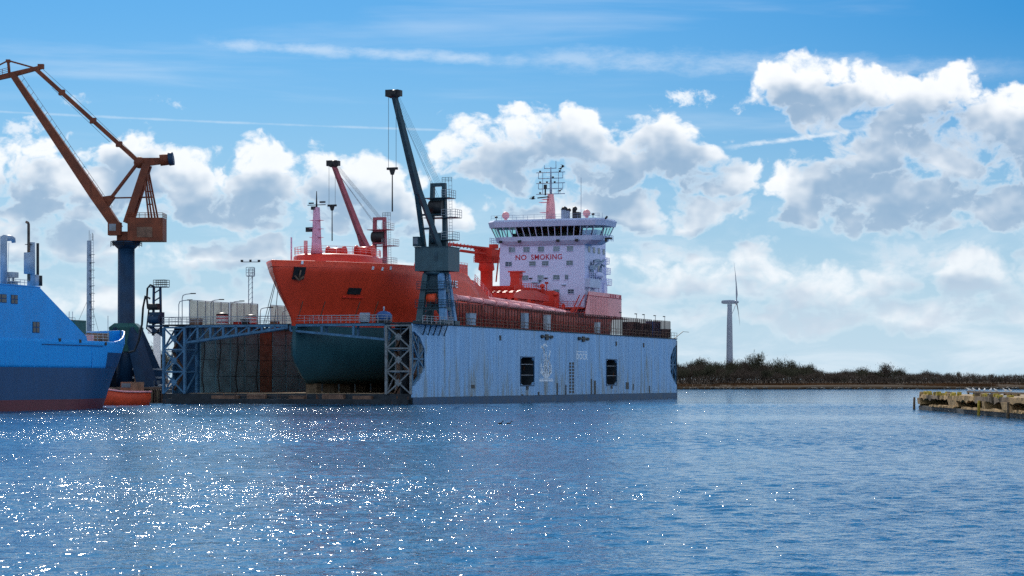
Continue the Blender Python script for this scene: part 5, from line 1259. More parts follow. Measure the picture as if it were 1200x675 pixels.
# gulls round the mast
for pxx, pyy, me, lab, k in ((624, 233, gull_fly, 'dark gull flying left of the tanker mast', 1.9), (659, 195.5, gull_fly, 'dark gull landing on the top yard of the mast', 1.5), (657.5, 199.5, gull_b, 'dark bird perched at the end of the top mast yard', 1.7), (656.5, 225.5, gull_b, 'dark bird perched on the lowest mast yard', 1.7)):
    q = at(pxx, pyy, dist(TX, AY + 3) - (6 if me is gull_fly else 0)); tag(inst(me, 'gull', q, R(100 if pxx < 630 else 70), sc=k), lab, 'gull')

# ================================================================== cranes on the dock
def dock_crane(label, x, y, tipX, tipZ, az_back, cm, cmh, cml, hook_drop, px_m):
    """level crane on a four legged pedestal: house, twin uprights, A-shaped boom, ropes, hook beam"""
    r = thing('dock_crane', label, 'crane', dk(x, y, 12.08), -TH, 'cranes on the floating dock')
    # pedestal legs
    for i, (sx_, sy_) in enumerate(((-1, -1), (1, -1), (1, 1), (-1, 1))):
        MB().beam((sx_ * 2.0, sy_ * 1.9, 0), (sx_ * 1.25, sy_ * 1.2, 7.7), 1.05, .95, .8, .75).build('leg', cml if i in (1, 2) else cmh, r)
        MB().boxm(sx_ * 2.0 - .7, sx_ * 2.0 + .7, sy_ * 1.9 - 1.0, sy_ * 1.9 + 1.0, -.02, .55).build('bogie', cm, r)
        MB().tube((sx_ * 2.0 - .3, sy_ * 1.9 - .5, .3), (sx_ * 2.0 + .3, sy_ * 1.9 - .5, .3), .32, n=12).build('wheel', 'grey', r)
    for z in (2.6, 5.4):
        k = 2.0 - .75 * z / 7.7
        MB().rail([(-k - .8, -2.3, z), (k + .8, -2.3, z), (k + .8, 2.3, z)], 1.1, .9, .04).boxm(-k - .8, k + .8, -2.3, -1.2, z - .1, z).build('leg_platform', cm, r)
        MB().beam((-k, -k * .95, z - .3), (k, -k * .95, z - .3), .4).beam((k, -k * .95, z - .3), (k, k * .95, z - .3), .4).build('leg_tie', cmh, r)
    MB().beam((-1.9, -1.8, .6), (1.4, -1.3, 5.2), .22).beam((1.9, -1.8, .6), (-1.4, -1.3, 5.2), .22).build('leg_brace', cm, r)
    MB().boxm(-.9, .9, -1.0, 1.0, 2.6, 7.6).build('cable_drum_core', cm, r)
    MB().tube((-.7, -1.7, 3.9), (.7, -1.7, 3.9), .75, n=14).build('cable_reel', 'orange' if cm == 'crane_teal' else cm, r)
    MB().ladder((2.7, -.4, 0), (1.9, -.4, 7.6), .5, (0, 1, 0)).build('leg_ladder', 'grey', r)
    MB().lathe([(1.9, 7.55), (2.0, 7.8), (2.0, 8.0), (1.8, 8.1)], n=24).build('slew_ring', cm, r)
    # machine house
    MB().loft([[(-2.75, -2.0, z), (2.75, -2.0, z), (2.75, 2.6, z), (-2.75, 2.6, z)] for z in (8.1, 11.7)], smooth=False).build('machine_house', cmh, r)
    MB().boxm(.55, 1.05, -2.06, -2.01, 9.6, 11.0).build('house_door', cm, r); MB().boxm(-2.85, 2.85, -2.1, 2.7, 11.7, 11.8).build('house_roof', cm, r)
    MB().boxm(-2.7, -1.8, -2.9, -1.6, 11.85, 13.3).build('cab', cm, r); MB().boxm(-2.6, -1.9, -2.93, -2.9, 12.2, 13.1).build('cab_window', 'glass_dark', r)
    # boom geometry in the frame of the crane
    hv = Vector(tipX).normalized(); pv = Vector((-hv.y, hv.x))          # heading and across
    f0 = Vector((-.5, -.6)); reach = Vector(tipX).length
    tip = Vector((f0.x + tipX[0], f0.y + tipX[1], tipZ))
    fork = None
    feet = [Vector((f0.x + pv.x * s * 1.55, f0.y + pv.y * s * 1.55, 11.7)) for s in (-1, 1)]
    mid = Vector((f0.x, f0.y, 11.7)).lerp(tip, .38)
    for f_ in feet: MB().beam(f_, mid + (f_ - Vector((f0.x, f0.y, 11.7))) * .16, .62, .7, .62, .75).build('boom_leg', cm, r)
    MB().beam(mid - (tip - mid) * .03, tip, .95, 1.0, .62, .72).build('boom', cm, r)
    for k in (.14, .24): MB().beam(feet[0].lerp(mid, k * 2.4), feet[1].lerp(mid, k * 2.4), .3).build('boom_tie', cm, r)
    MB().tube(tip + Vector((pv.x * -.75, pv.y * -.75, .2)), tip + Vector((pv.x * .75, pv.y * .75, .2)), .62, n=14).box(tip + Vector((-.7, 0, .3)), (1.1, 1.0, 1.0)).box(tip + Vector((.7, 0, .25)), (.9, .9, .9)).build('boom_head', 'black', r)
    # upright frame
    top = 21.6
    ups = []
    for s in (-1, 1):
        b_ = Vector((.2 + s * 1.15, .3, 11.8)); u = Vector((.2 + s * .95, .3, top)); ups.append((b_, u)); MB().beam(b_, u, .62, .9, .5, .8).build('upright', cm, r)
    MB().boxm(-.9, 1.3, -.1, .7, top - .5, top).build('upright_head', cm, r)
    MB().boxm(-.8, 1.2, -.5, 1.2, 16.6, 19.2).build('winch', cm, r); MB().tube((-.9, -.4, 17.9), (1.3, -.4, 17.9), 1.0, n=16).build('winch_drum', 'black', r)
    MB().boxm(-.7, 1.1, -.3, .9, 11.8, 14.0).tube((-.7, -.5, 13.1), (1.0, -.5, 13.1), .8, n=14).build('hoist_winch', cm, r)
    for z, x1 in ((16.3, 3.6), (12.9, 3.2), (19.3, 2.6)):
        MB().boxm(-1.7 if z > 13 else -.5, x1, -1.2, 1.4, z - .1, z).build('platform', cm, r); MB().rail([(1.3, -1.2, z), (x1, -1.2, z), (x1, 1.4, z)], 1.15, .8, .035).build('platform_rail', 'grey', r)
    MB().ladder((2.3, .2, 11.8), (2.2, .2, top), .5, (1, 0, 0)).build('upright_ladder', 'grey', r)
    MB().rail([(1.0, -.2, top), (2.6, -.2, top)], .8, .6, .03).build('head_rail', 'black', r)
    # ropes
    for i in range(5):
        o = Vector((pv.x * (i - 2) * .26, pv.y * (i - 2) * .26, 0)); MB().tube(tip + o + Vector((0, 0, .5)), Vector((.2, .3, top - .1)) + o, .022, n=4, cap=False).build('luffing_rope', 'rope', r)
    for i in range(2):
        MB().tube(tip + Vector((.4 * hv.x, .4 * hv.y, 0)), Vector((.2 + .3 * i, .3, 19.0)), .03, n=4, cap=False).build('hoist_rope', 'rope', r)
    hz_ = tipZ - hook_drop
    for s in (-1, 1): MB().tube((tip.x + s * .62 - .3, tip.y, tip.z - .2), (tip.x + s * .62 - .3, tip.y, hz_), .035, n=4, cap=False).build('hook_rope', 'rope', r)
    MB().boxm(tip.x - 1.15, tip.x + .55, tip.y - .2, tip.y + .2, hz_ - .35, hz_).prism([(tip.x - .75, hz_ - .35), (tip.x + .15, hz_ - .35), (tip.x - .1, hz_ - 1.1), (tip.x - .5, hz_ - 1.1)], 1, tip.y - .15, tip.y + .15).build('hook_beam', 'black', r)
    MB().tube((tip.x - .3, tip.y, hz_ - 1.1), (tip.x - .3, tip.y, hz_ - 6.6), .09, .12, 6).build('hook_rod', 'black', r)
    return r
c1x = -2.2; c1y = ss(511.5, c1x)
dock_crane('dark teal crane with raised boom on the near end of the blue dock wall', c1x, c1y, (-2.6, -8.4), 34.1, 0, 'crane_teal', 'crane_house', 'crane_leg', 10.8, 7.67)
c2x = -DW + 2.2; c2y = ss(443, c2x)
dock_crane('dull red crane with raised boom rising behind the red forecastle', c2x, c2y, (-4.2, -8.6), 30.6, 0, 'crane_red', 'crane_red', 'crane_red', 7.2, 6.45)

# ================================================================== yard on the left
g = MB().boxm(-420, -62, 372, 905, -2, 2.35).boxm(-420, -75, 300, 371.9, -2, 2.33)
tag(g.build('yard_ground', 'yard'), kind='structure')
# sheet pile quay wall seen between the ships
qw = thing('quay_wall', 'rusty sheet pile quay wall between the blue ship and the dock', 'quay wall', (0, 0, 0))
for i in range(26):
    q = at(124 + i * 2.7, 472, 362); MB().boxm(q.x, q.x + .22, q.y, q.y + .35, -1, 2.1).build('sheet_pile', 'rusty', qw)
q0, q1 = at(118, 460, 362.4), at(192, 460, 362.4)
MB().boxm(q0.x, q1.x, 362.36, 372.1, -1, 2.0).build('wall_backing', 'dock_dark', qw); MB().boxm(q0.x, q1.x, 361.7, 362.6, 2.1, 2.45).build('cap_beam', 'rusty', qw)
for i in range(6):
    q = at(150 + i * 7, 472, 361.3); MB().tube((q.x, q.y, -1), (q.x, q.y, 1.9), .22, n=8).build('fender_pile', 'timber', qw)

# --- big luffing crane
CY = 372.0
def cp(px, py, dy=0.0): q = at(px, py, CY); return Vector((q.x, CY + dy, q.z))
cb_ = cp(148, 440); cb_.z = 2.35
yc_ = thing('yard_crane', 'tall rust brown luffing crane on a dark blue column behind the blue ship', 'crane', (0, 0, 0))
MB().lathe([(1.65, 0), (1.6, 6), (1.45, 7), (1.4, cp(0, 283).z - 2.4)], (cb_.x, CY, 2.35), 24).build('column', 'yard_blue', yc_)
MB().loft([[(cb_.x + a, CY + b_, z) for a, b_ in ((-w_, -w_), (w_, -w_), (w_, w_), (-w_, w_))] for z, w_ in ((cp(0, 412).z, 2.0), (cp(0, 384).z, 2.5), (cp(0, 379).z, 1.7))], smooth=False).build('portal_head', 'green_dark', yc_)
for sx_, sy_, f_ in ((1, -1, 178), (1, 1, 182), (-1, -1, 118), (-1, 1, 122)):
    MB().beam((cb_.x + sx_ * 1.2, CY + sy_ * 1.6, cp(0, 386).z), (cp(f_, 0).x, CY + sy_ * 4, 2.35), 1.6, 1.9, 2.6, 2.2).build('portal_leg', 'yard_blue', yc_)
for f_ in (120, 180): MB().boxm(cp(f_, 0).x - .9, cp(f_, 0).x + .9, CY - 5.5, CY + 5.5, 2.36, 3.5).build('bogie', 'yard_blue', yc_)
zr_ = cp(0, 285).z
MB().lathe([(1.5, -.9), (2.2, -.2), (2.4, 0), (2.4, .25)], (cb_.x, CY, zr_), 24).build('slew_ring', 'yard_blue', yc_)
MB().rail([(cb_.x + 2.6 * math.cos(a * math.pi / 4), CY + 2.6 * math.sin(a * math.pi / 4), zr_ - .6) for a in range(9)], .9, 1.5, .05).build('ring_rail', 'black', yc_)
# slewing platform, machine house, cab
A_, B_ = cp(152, 283), cp(193, 256)
MB().boxm(A_.x, B_.x, CY - 2.2, CY + 2.2, A_.z, B_.z).build('machine_house', 'yard_brown', yc_)
MB().boxm(cp(139, 0).x, A_.x, CY - 1.8, CY + 1.8, cp(0, 283).z, cp(0, 272).z).build('slew_platform', 'yard_brown', yc_)
MB().boxm(cp(163, 0).x, cp(181, 0).x, CY - 2.26, CY - 2.2, cp(0, 279).z, cp(0, 267).z).build('house_panel', 'rusty', yc_)
MB().rail([(A_.x, CY - 2.1, B_.z), (B_.x, CY - 2.1, B_.z), (B_.x, CY + 2.1, B_.z)], .8, 1.0, .045).build('house_rail', 'yard_brown', yc_)
cab = MB().boxm(cp(130.5, 0).x, cp(145, 0).x, CY - 3.4, CY - 1.6, cp(0, 277).z, cp(0, 262).z).build('cab', 'yard_brown', yc_)
MB().boxm(cp(132, 0).x, cp(140, 0).x, CY - 3.44, CY - 3.4, cp(0, 272).z, cp(0, 264).z).build('cab_window', 'glass_dark', cab)
# mast
for s in (-1, 1): MB().beam(cp(150, 262, s * 1.4), cp(172.5, 193, s * .9), .95, 1.2, .7, 1.25).build('mast_leg', 'yard_brown', yc_)
MB().beam(cp(160, 232, -1.3), cp(160, 232, 1.3), .5).beam(cp(156, 244, -1.3), cp(156, 244, 1.3), .5).build('mast_tie', 'yard_brown', yc_)
for s in (-1, 1):
    MB().beam(cp(170, 208, s), cp(176.5, 258, s * 1.6), .28).beam(cp(173, 200, s), cp(183.5, 257, s * 1.6), .28).build('mast_stay', 'yard_brown', yc_)
MB().beam(cp(172, 225, -1), cp(179, 225, -1), .2).beam(cp(174, 240, -1), cp(181, 240, -1), .2).beam(cp(133, 232, 0), cp(180, 231, 0), .24).build('stay_tie', 'yard_brown', yc_)
# counterweight lever
MB().beam(cp(161, 190.5), cp(193, 188.5), .85, 1.5, .85, 1.0).build('counter_lever', 'yard_brown', yc_)
MB().tube(cp(189, 189, -1.5), cp(204, 187, -1.2), .95, n=16).build('counterweight', 'yard_brown', yc_); MB().tube(cp(199.5, 187.8, -1.6), cp(205, 187, -1.6), 1.1, n=16).build('counterweight_cap', 'yard_blue', yc_)
MB().ball(cp(163.5, 190.5), 1.0, 12, 8).build('lever_joint', 'yard_brown', yc_)
# boom
foot, head = cp(138.5, 268), cp(14, 86)
MB().beam(foot, foot.lerp(head, .22), 1.9, 1.55, 2.1, 1.75).build('boom_base', 'yard_brown', yc_); MB().beam(foot.lerp(head, .22), head, 2.1, 1.75, 1.2, .95).build('boom', 'yard_brown', yc_)
rl = [foot.lerp(head, .1 + .87 * i / 40) + Vector((.45, -.5, .45)) for i in range(41)]
MB().path([v + Vector((.42, 0, .55)) for v in rl], .03, 4).build('boom_rail', 'yard_brown', yc_)
bp = MB()
for v in rl[::2]: bp.tube(v, v + Vector((.42, 0, .55)), .03, n=4, cap=False)
bp.build('boom_rail_posts', 'yard_brown', yc_)
MB().prism([(cp(118, 0).x, cp(0, 231).z), (cp(132, 0).x, cp(0, 229).z), (cp(135.5, 0).x, cp(0, 231).z), (cp(127, 0).x, cp(0, 243).z)], 1, CY - .5, CY + .5).build('boom_bracket', 'yard_brown', yc_)
for o in (-.55, .55): MB().beam(cp(131, 231, o), cp(160, 193, o), .34).build('luffing_rack', 'yard_brown', yc_)
# fly jib on top and tie bar
MB().beam(cp(-30, 98), cp(12, 88), .7, .6, .9, .8).beam(cp(12, 88), cp(48, 79), .9, .8, .7, .6).build('fly_jib', 'yard_brown', yc_)
MB().beam(cp(11, 86), cp(9.5, 71), .4).beam(cp(9.5, 71), cp(-28, 90), .22).beam(cp(9.5, 71), cp(40, 79.5), .26).box(cp(9.5, 71.5), (.7, .5, .5)).build('jib_king_post', 'yard_brown', yc_)
MB().rail([cp(-25, 95, -.6), cp(11, 86, -.6)], .9, 1.0, .04).build('jib_rail', 'yard_brown', yc_); MB().box(cp(48, 78), (1.0, .7, .8)).build('jib_end', 'yard_brown', yc_)
MB().beam(cp(42, 81), cp(164, 191), .75, .7).build('tie_bar', 'yard_brown', yc_)
for f_ in (.25, .55, .8): q = cp(42, 81).lerp(cp(164, 191), f_); MB().box(q, (1.0, .9, .9)).build('tie_collar', 'yard_brown', yc_)
MB().tube(cp(48, 79), cp(104, 130), .03, n=4).tube(cp(104, 130), cp(164, 188), .03, n=4).tube(cp(60, 102, .5), cp(128, 166, .5), .03, n=4).build('hoist_rope', 'rope', yc_)

# --- clutter between ship and dock
def yard_box(name, label, cat, px0, px1, py0, py1, Y, dep, mat, ribs=6):
    a, b_ = at(px0, py1, Y), at(px1, py0, Y); r = thing(name, label, cat, ((a.x + b_.x) / 2, Y, a.z)); w_, h_ = b_.x - a.x, b_.z - a.z
    MB().boxm(-w_ / 2, w_ / 2, 0, dep, 0, h_).build('body', mat, r)
    for i in range(ribs): x_ = -w_ / 2 + w_ * (i + .5) / ribs; MB().boxm(x_ - w_ / ribs * .22, x_ + w_ / ribs * .22, -.06, 0, h_ * .06, h_ * .94).build('panel', mat, r)
    MB().boxm(-w_ / 2 - .1, w_ / 2 + .1, -.15, dep + .1, h_, h_ + .12).build('roof', mat, r); return r
yard_box('container', 'blue container on the quay below the yard crane', 'container', 154, 168, 437, 449.5, 376.5, 2.4, 'cabin_blue')
yard_box('shed', 'low brown shed on the quay beside the lattice tower', 'shed', 174, 191, 436, 452, 392, 6, 'shed_brown', 5)
yard_box('workshop', 'grey brown workshop wall behind the blue ship bow', 'building', 140, 168, 418, 449, 410, 8, 'concrete', 7)
r = thing('steel_rack', 'rack of pale steel beams on the quay in front of the dock', 'rack', (*at(178, 450, 371)[:2], 2.36))
for zc_ in (.25, 1.5, 2.9): MB().boxm(-3.2, 2.6, -.25, .25, zc_, zc_ + .3).build('beam', 'white' if zc_ < 1 else 'grey', r)
for xx in (-2.8, -.2, 2.2): MB().boxm(xx - .1, xx + .1, -.3, .3, 0, 3.6).build('post', 'rusty', r)
r = thing('concrete_pylon', 'pale T shaped pylon seen in the gap beside the dock tower', 'pylon', (*at(184, 440, 480)[:2], 2.35))
zt_ = at(0, 384, 480).z - 2.35; MB().boxm(-.7, .7, -.6, .6, 0, zt_ - 1.2).build('shaft', 'white', r); MB().boxm(-1.9, 1.7, -.7, .7, zt_ - 1.3, zt_).build('crosshead', 'white', r)
# white lattice mast with ladder and a floodlight mast
r = thing('signal_mast', 'tall pale tubular mast with ladder standing behind the blue ship', 'mast', (*at(104.5, 440, 345)[:2], 2.35))
zt_ = at(0, 282, 345).z - 2.35; MB().tube((0, 0, 0), (0, 0, zt_), .46, .36, 14).build('pole', 'greyblue', r)
MB().ladder((.55, -.3, 4), (.5, -.3, zt_ + 1.0), .42).build('ladder', 'grey', r); MB().tube((0, 0, zt_), (0, 0, zt_ + 1.6), .03, n=4).tube((.5, 0, zt_), (.5, 0, zt_ + 1.2), .04, n=4).build('antenna', 'black', r)
for i in range(14): MB().lathe([(.45, 0), (.45, .06)], (.5, -.3, 5 + i * (zt_ - 6) / 14), 10).build('ladder_hoop', 'grey', r)
for dx_ in (-3.4, 2.4): MB().tube((0, 0, zt_ * .62), (dx_, -1, 6), .025, n=4).build('guy_wire', 'rope', r)
r = thing('floodlight_mast', 'thin lattice floodlight mast with a cage top beyond the dock', 'mast', (*at(293.5, 440, 520)[:2], 2.35))
zt_ = at(0, 307, 520).z - 2.35; lm = MB()
for a in ((-.5, -.5), (.5, -.5), (.5, .5), (-.5, .5)): lm.tube((a[0], a[1], 0), (a[0] * .8, a[1] * .8, zt_ - 1.5), .06, n=4)
for i in range(24): z = zt_ * i / 25; lm.tube((-.5, -.5, z), (.5, -.5, z + zt_ / 25), .04, n=4, cap=False); lm.tube((.5, -.5, z), (.5, .5, z + zt_ / 25), .04, n=4, cap=False)
lm.build('lattice', 'grey', r); MB().boxm(-.9, .9, -.9, .9, zt_ - 3.4, zt_ - 3.2).rail([(-.9, -.9, zt_ - 3.2), (.9, -.9, zt_ - 3.2), (.9, .9, zt_ - 3.2)], 1.9, .9, .06).build('cage', 'grey', r)
MB().beam((-2.1, 0, zt_), (2.1, 0, zt_), .14).box((-2, 0, zt_ + .25), (.6, .4, .5)).box((2, 0, zt_ + .25), (.6, .4, .5)).box((0, 0, zt_ + .3), (.5, .4, .5)).build('lamp_bar', 'black', r)

# ================================================================== the blue ship on the left
bsA = R(18.0); bso = Vector(((0 - 600) / FPX * 252.8, 252.8, 0))
bs = thing('blue_ship', 'azure and deep blue ship moored at the left edge of the picture', 'ship', bso, -bsA)
def bw(x, y): return Vector((bso.x + x * math.cos(bsA) + y * math.sin(bsA), bso.y - x * math.sin(bsA) + y * math.cos(bsA), 0))
def by(px, x):
    k = (px - 600) / FPX; c, s = math.cos(bsA), math.sin(bsA); return (k * (bso.y - x * s) - bso.x - x * c) / (s - k * c)
def bz(py, x, y): return CAM_H + (HOR - py) / FPX * bw(x, y).y
# hull: centre line at x=-7.5, waterline stem at y=38, bow overhangs
BST = [(-1, 37.1), (0, 37.84), (1.3, 38.7), (4, 40.29), (6.2, 41.9), (9, 43.29), (9.5, 43.4)]
def bhb(y, z):
    a = min(max((interp(BST, z) - y) / interp([(-1, 22), (4, 21), (9, 20)], z), 0), 1); return 7.5 * (1 - (1 - a) ** interp([(-1, 1.7), (4, 1.8), (9, 2.0)], z))
BSH = [(-30, 8.4), (18, 8.4), (30, 8.35), (36, 8.3), (40, 8.4), (44, 8.7), (48, 8.9)]
bf = [0, .3, .5, .6, .68, .74, .79, .83, .865, .9, .93, .955, .975, .99, 1]
def bring(f_, s, lo_, hi_, kk):
    yt = -30 + 73.2 * f_; out = []
    z0 = lo_; z1 = hi_ if hi_ is not None else interp(BSH, yt)
    for k in kk:
        z = z0 + (z1 - z0) * k; y = -30 + (interp(BST, z) + 30) * f_; out.append((-7.5 + s * max(bhb(y, z), .1), y, z))
    return out
ks = [0, .1, .2, .3, .4, .5, .6, .7, .8, .9, 1]
hmB = MB()
for s in (1, -1): hmB.loft([bring(f_, s, -1, 5.05, ks) for f_ in bf], closed=False, caps=False)
hmB.loft([bring(0, 1, -1, 5.05, ks), bring(0, -1, -1, 5.05, ks)], closed=False, caps=False)
bh = hmB.build('hull', 'azure_hull', bs)
hmC = MB()
for s in (1, -1): hmC.loft([bring(f_, s, 5.05, None, ks) for f_ in bf], closed=False, caps=False)
hmC.loft([bring(0, 1, 5.05, None, ks), bring(0, -1, 5.05, None, ks)], closed=False, caps=False)
bu = hmC.build('upper_hull', None, bs)
m, t, p, co = new_mat('azure topsides, dark at the bow')
x_, y_, z_ = sep(t, co); ya = by(127, -.3)
f_ = y_.step(ya - .03, ya + .03) * (1.0 - z_.step(7.0, 7.06))
nn = noise(t, vmap(t, co, (.6, .6, .15)), 1.0, 5)
c = mixc(t, f_, (0.012, 0.30, 0.76), (0.002, 0.055, 0.16)); c = mixc(t, nn.step(.5, .85) * .3, c, (0.03, 0.20, 0.50)); t.links.new(c, p.inputs['Base Color']); p.inputs['Roughness'].default_value = .6; p.inputs['Specular IOR Level'].default_value = .2
M['azure_top'] = m; bu.data.materials.append(m)
so = bu.modifiers.new('plate', 'SOLIDIFY'); so.thickness = .15; so.offset = -1
MB().loft([[(-7.5 - bhb(y, 7) * .97, y, 7.3), (-7.5 + bhb(y, 7) * .97, y, 7.3)] for y in [-30 + 7.4 * i for i in range(11)]], closed=False, caps=False, smooth=False).build('deck', 'green_dark', bs)
# superstructure, sloping toward the bow
ztop = bz(335, 0, 4); y1, y2 = by(46.5, -.05), by(101, -.05); zb = bz(394, 0, y2)
MB().prism([(-30, 8.2), (-30, ztop), (y1, ztop), (y2, zb), (y2 + .4, 8.2)], 0, -14.6, -.05).build('deckhouse', 'ship_azure', bs)
MB().boxm(-14.7, .02, -30, y1 + .1, ztop, ztop + .12).build('house_roof', 'ship_azure', bs)
for pxc, p0, p1, w_ in ((1.5, 344.5, 354.5, 2.4), (17, 345.5, 356, 1.5), (42.5, 377, 390, 1.6)):
    yc2 = by(pxc, 0); z0, z1 = bz(p1, 0, yc2), bz(p0, 0, yc2)
    wd = MB().boxm(-.048, -.01, yc2 - w_ / 2, yc2 + w_ / 2, z0, z1).build('window', 'ship_blue_dark', bs)
    for a in (0, 1):
        for b_ in (0, 1): MB().boxm(-.009, .01, yc2 - w_ / 2 + .1 + a * w_ / 2, yc2 - .08 + a * w_ / 2, z0 + .06 + b_ * (z1 - z0) / 2, z0 - .05 + (b_ + 1) * (z1 - z0) / 2).build('pane', 'glass_black', wd)
MB().boxm(-.02, .10, by(49, 0), by(121, 0), bz(405, 0, 18), bz(404.2, 0, 18)).build('rubbing_strake', 'ship_blue_dark', bs)
for pxx, pyy in ((70, 398), (94, 399.5), (125, 402.5)):
    y0 = by(pxx, 0); xx = -7.5 + bhb(y0, 8); MB().boxm(xx - .3, xx + .05, y0 - .25, y0 + .25, bz(pyy + 2.2, 0, y0), bz(pyy - 1.6, 0, y0)).build('freeing_port', 'black', bs)
# plate seams as slightly proud doubling strakes
for i in range(7):
    y0 = by(6 + i * 17, 0); MB().boxm(-.02, .022, y0, y0 + .12, 5.1, 8.2).build('frame_strip', 'ship_azure', bs)
# masts and exhausts
def bpost(name, px, p0, p1, r0, mat, x=-5.0, r1=None):
    y0 = by(px, x); return MB().tube((x, y0, bz(p1, x, y0)), (x, y0, bz(p0, x, y0)), r0, r1, 10).build(name, mat, bs), y0
o, y0 = bpost('crane_post', 4.2, 277, 335, .42, 'greyblue')
X_ = -5.0; MB().path([(X_, y0, bz(279, X_, y0)), (X_, y0 + 1.6, bz(278, X_, y0)), (X_, y0 + 2.2, bz(279, X_, y0)), (X_, y0 + 2.3, bz(283, X_, y0))], [.38, .35, .3, .25], 8).tube((X_, y0 + 1.2, bz(284, X_, y0)), (X_, y0 + .9, bz(330, X_, y0)), .03, n=4).build('crane_hook_arm', 'greyblue', bs)
o, y0 = bpost('exhaust_stack', 36.5, 284, 335, .48, 'greyblue'); bpost('silencer', 34, 296, 321, .62, 'greyblue'); 
MB().path([(X_, y0 - .6, bz(330, X_, y0)), (X_, y0 - .6, bz(263, X_, y0)), (X_, y0 - .75, bz(261.5, X_, y0)), (X_, y0 - 1.1, bz(261, X_, y0))], .17, 8).build('exhaust_pipe', 'rusty', bs)
MB().boxm(X_ - .5, X_ + .4, y0 - .6, y0 - .4, bz(287, X_, y0), bz(286.3, X_, y0)).build('pipe_clamp', 'black', bs)
bpost('thin_funnel', 44.2, 285, 335, .17, 'black'); bpost('vent_trunk', 44.8, 323, 335, .5, 'black'); bpost('vent_trunk', 40, 322, 335, .6, 'greyblue')
o, y0 = bpost('capstan', 13, 331, 335, .8, 'grey')
MB().boxm(X_ - .8, X_ + .8, y0 - .9, y0 + .9, bz(331, X_, y0), bz(329.6, X_, y0)).boxm(X_ - .6, X_ + .6, y0 - .7, y0 + .7, bz(325.5, X_, y0), bz(319, X_, y0)).tube((X_, y0 - .5, bz(331, X_, y0)), (X_, y0 - .5, bz(324, X_, y0)), .15, n=6).tube((X_, y0 + .5, bz(331, X_, y0)), (X_, y0 + .5, bz(324, X_, y0)), .15, n=6).build('light_stand', 'grey', bs)
MB().rail([(-4, by(8, -4), ztop + .1), (-4, by(34, -4), ztop + .1)], 1.0, 1.1, .03).build('roof_rail', 'grey', bs)
# fore deck gear
def bblock(name, px0, px1, p0, p1, x0, x1, mat):
    ya_, yb_ = by(px0, x0), by(px1, x0); zz0, zz1 = bz(p1, x0, ya_), bz(p0, x0, ya_); return MB().boxm(x1, x0, ya_, yb_, zz0, zz1).build(name, mat, bs)
bblock('deck_locker', 88, 101, 375, 398, -4, -6, 'green_dark'); bblock('winch_house', 76, 92, 385, 400, -5, -7, 'greyblue'); bblock('hatch_coaming', 68, 100, 395, 402, -2, -12, 'greyblue'); bblock('crate', 102, 110, 392, 402, -3, -4, 'pink'); bblock('bow_locker', 116, 128, 390, 404, -6, -8, 'shed_brown')
y0 = by(72, -5); MB().path([(-5, y0, bz(374, -5, y0)), (-5, by(90, -5), bz(376, -5, y0))], .16, 6).build('derrick', 'rusty', bs)
MB().rail([(-.4, by(101, -.4), 8.4), (-.5, by(128, -.4), 8.4)], 1.0, 1.6, .03).rail([(-5, by(74, -5), 10.2), (-5, by(88, -5), 10.2)], 1.2, 1.0, .03).build('deck_rail', 'grey', bs)
for pxx, pt in ((126.5, 370), (85, 365), (81, 365)):
    y0 = by(pxx, -5); MB().tube((-5, y0, 8), (-5, y0, bz(pt, -5, y0)), .045, n=5).build('thin_pole', 'grey', bs)
# bow bulwark wings rising at the stem
yA_ = by(129, -1.2)
for s in (1, -1):
    rng = []
    for i in range(7):
        y = yA_ + (43.0 - yA_) * i / 6; zt2 = interp([(0, 8.4), (.25, 8.7), (.6, 9.9), (1, 10.2)], i / 6); h_ = max(bhb(y, 8.4), .2); rng.append([(-7.5 + s * h_, y, 8.2), (-7.5 + s * (h_ - .12), y, 8.2), (-7.5 + s * (h_ - .12), y, zt2), (-7.5 + s * h_, y, zt2)])
    MB().loft(rng, smooth=False).build('bow_bulwark', 'ship_azure', bs)

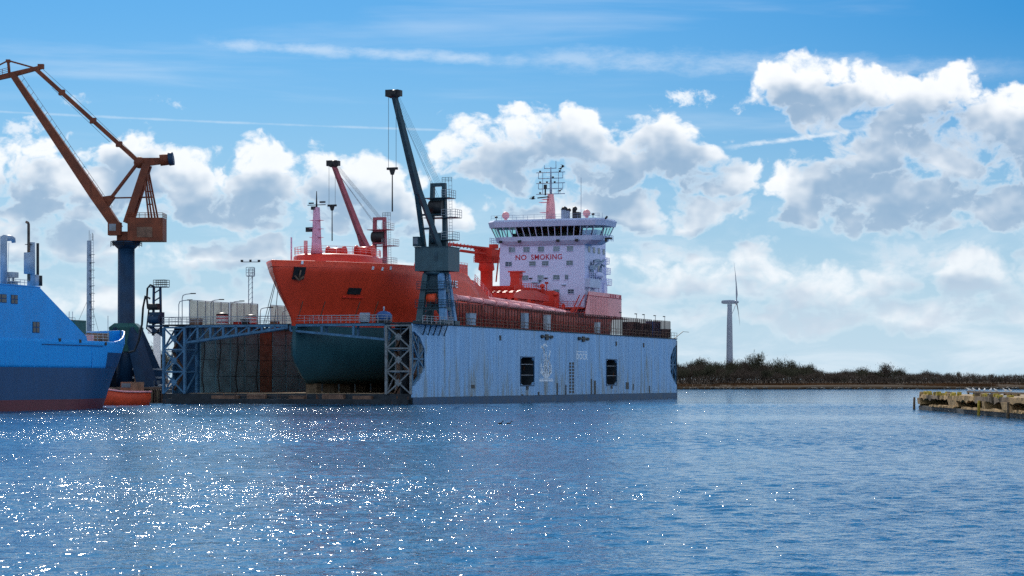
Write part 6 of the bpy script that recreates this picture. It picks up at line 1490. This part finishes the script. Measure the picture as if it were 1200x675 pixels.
# --- small red work boat between the two
rb = thing('work_boat', 'small orange red work boat tucked behind the bow of the blue ship', 'boat', (*at(139, 474, 318)[:2], 0), R(-35))
rings = []
for y, hw, z0, z1 in ((-3.2, .3, .2, 2.4), (-2.4, 1.2, -.3, 2.2), (-1, 1.9, -.6, 2.0), (1, 2.1, -.7, 1.95), (3, 2.1, -.7, 1.9), (4.6, 1.9, -.6, 1.9)):
    rings.append([(-hw, y, z1), (-hw * 1.02, y, (z0 + z1) * .6), (-hw * .6, y, z0), (hw * .6, y, z0), (hw * 1.02, y, (z0 + z1) * .6), (hw, y, z1)])
MB().loft(rings).build('hull', 'orange', rb); MB().path([(-.35, -3.2, 2.3), (-1.25, -2.4, 2.15), (-2, -1, 1.95), (-2.2, 1, 1.9), (-2.2, 3, 1.9), (-2, 4.6, 1.9)], .14, 6).path([(.35, -3.2, 2.3), (1.25, -2.4, 2.15), (2, -1, 1.95), (2.2, 1, 1.9), (2.2, 3, 1.9), (2, 4.6, 1.9)], .14, 6).build('fender_rail', 'pink', rb)
MB().boxm(-1.1, 1.1, 1.5, 4, 1.8, 3.3).build('cabin', 'shed_brown', rb); MB().boxm(-.9, .9, 1.45, 1.5, 2.5, 3.1).build('cabin_window', 'glass_dark', rb); MB().boxm(-.5, .5, -1.6, -.9, 1.9, 2.4).build('winch', 'black', rb)
# --- two ducks on the water
dm = MB(); ringd = lambda y, z, w_, h_: [(w_ * math.cos(a * math.pi / 4), y, z + h_ * math.sin(a * math.pi / 4)) for a in range(8)]
dm.loft([ringd(-.34, .27, .01, .01), ringd(-.26, .28, .05, .04), ringd(-.17, .28, .06, .06), ringd(-.14, .18, .05, .06), ringd(-.06, .06, .11, .09), ringd(.12, .05, .13, .1), ringd(.28, .08, .05, .04), ringd(.36, .11, .02, .01)])
dme = mesh_of(dm, 'duck', 'bird_dark')
for pxx, rz, lab in ((587, 60, 'dark duck swimming in front of the dock, the one nearer the lattice tower'), (597, 80, 'dark duck swimming just ahead of the other duck')):
    q = at(pxx, 497, 2600 * 3.5 / 51); tag(inst(dme, 'duck', (q.x, q.y, 0.0), R(rz), sc=.85), lab, 'duck')
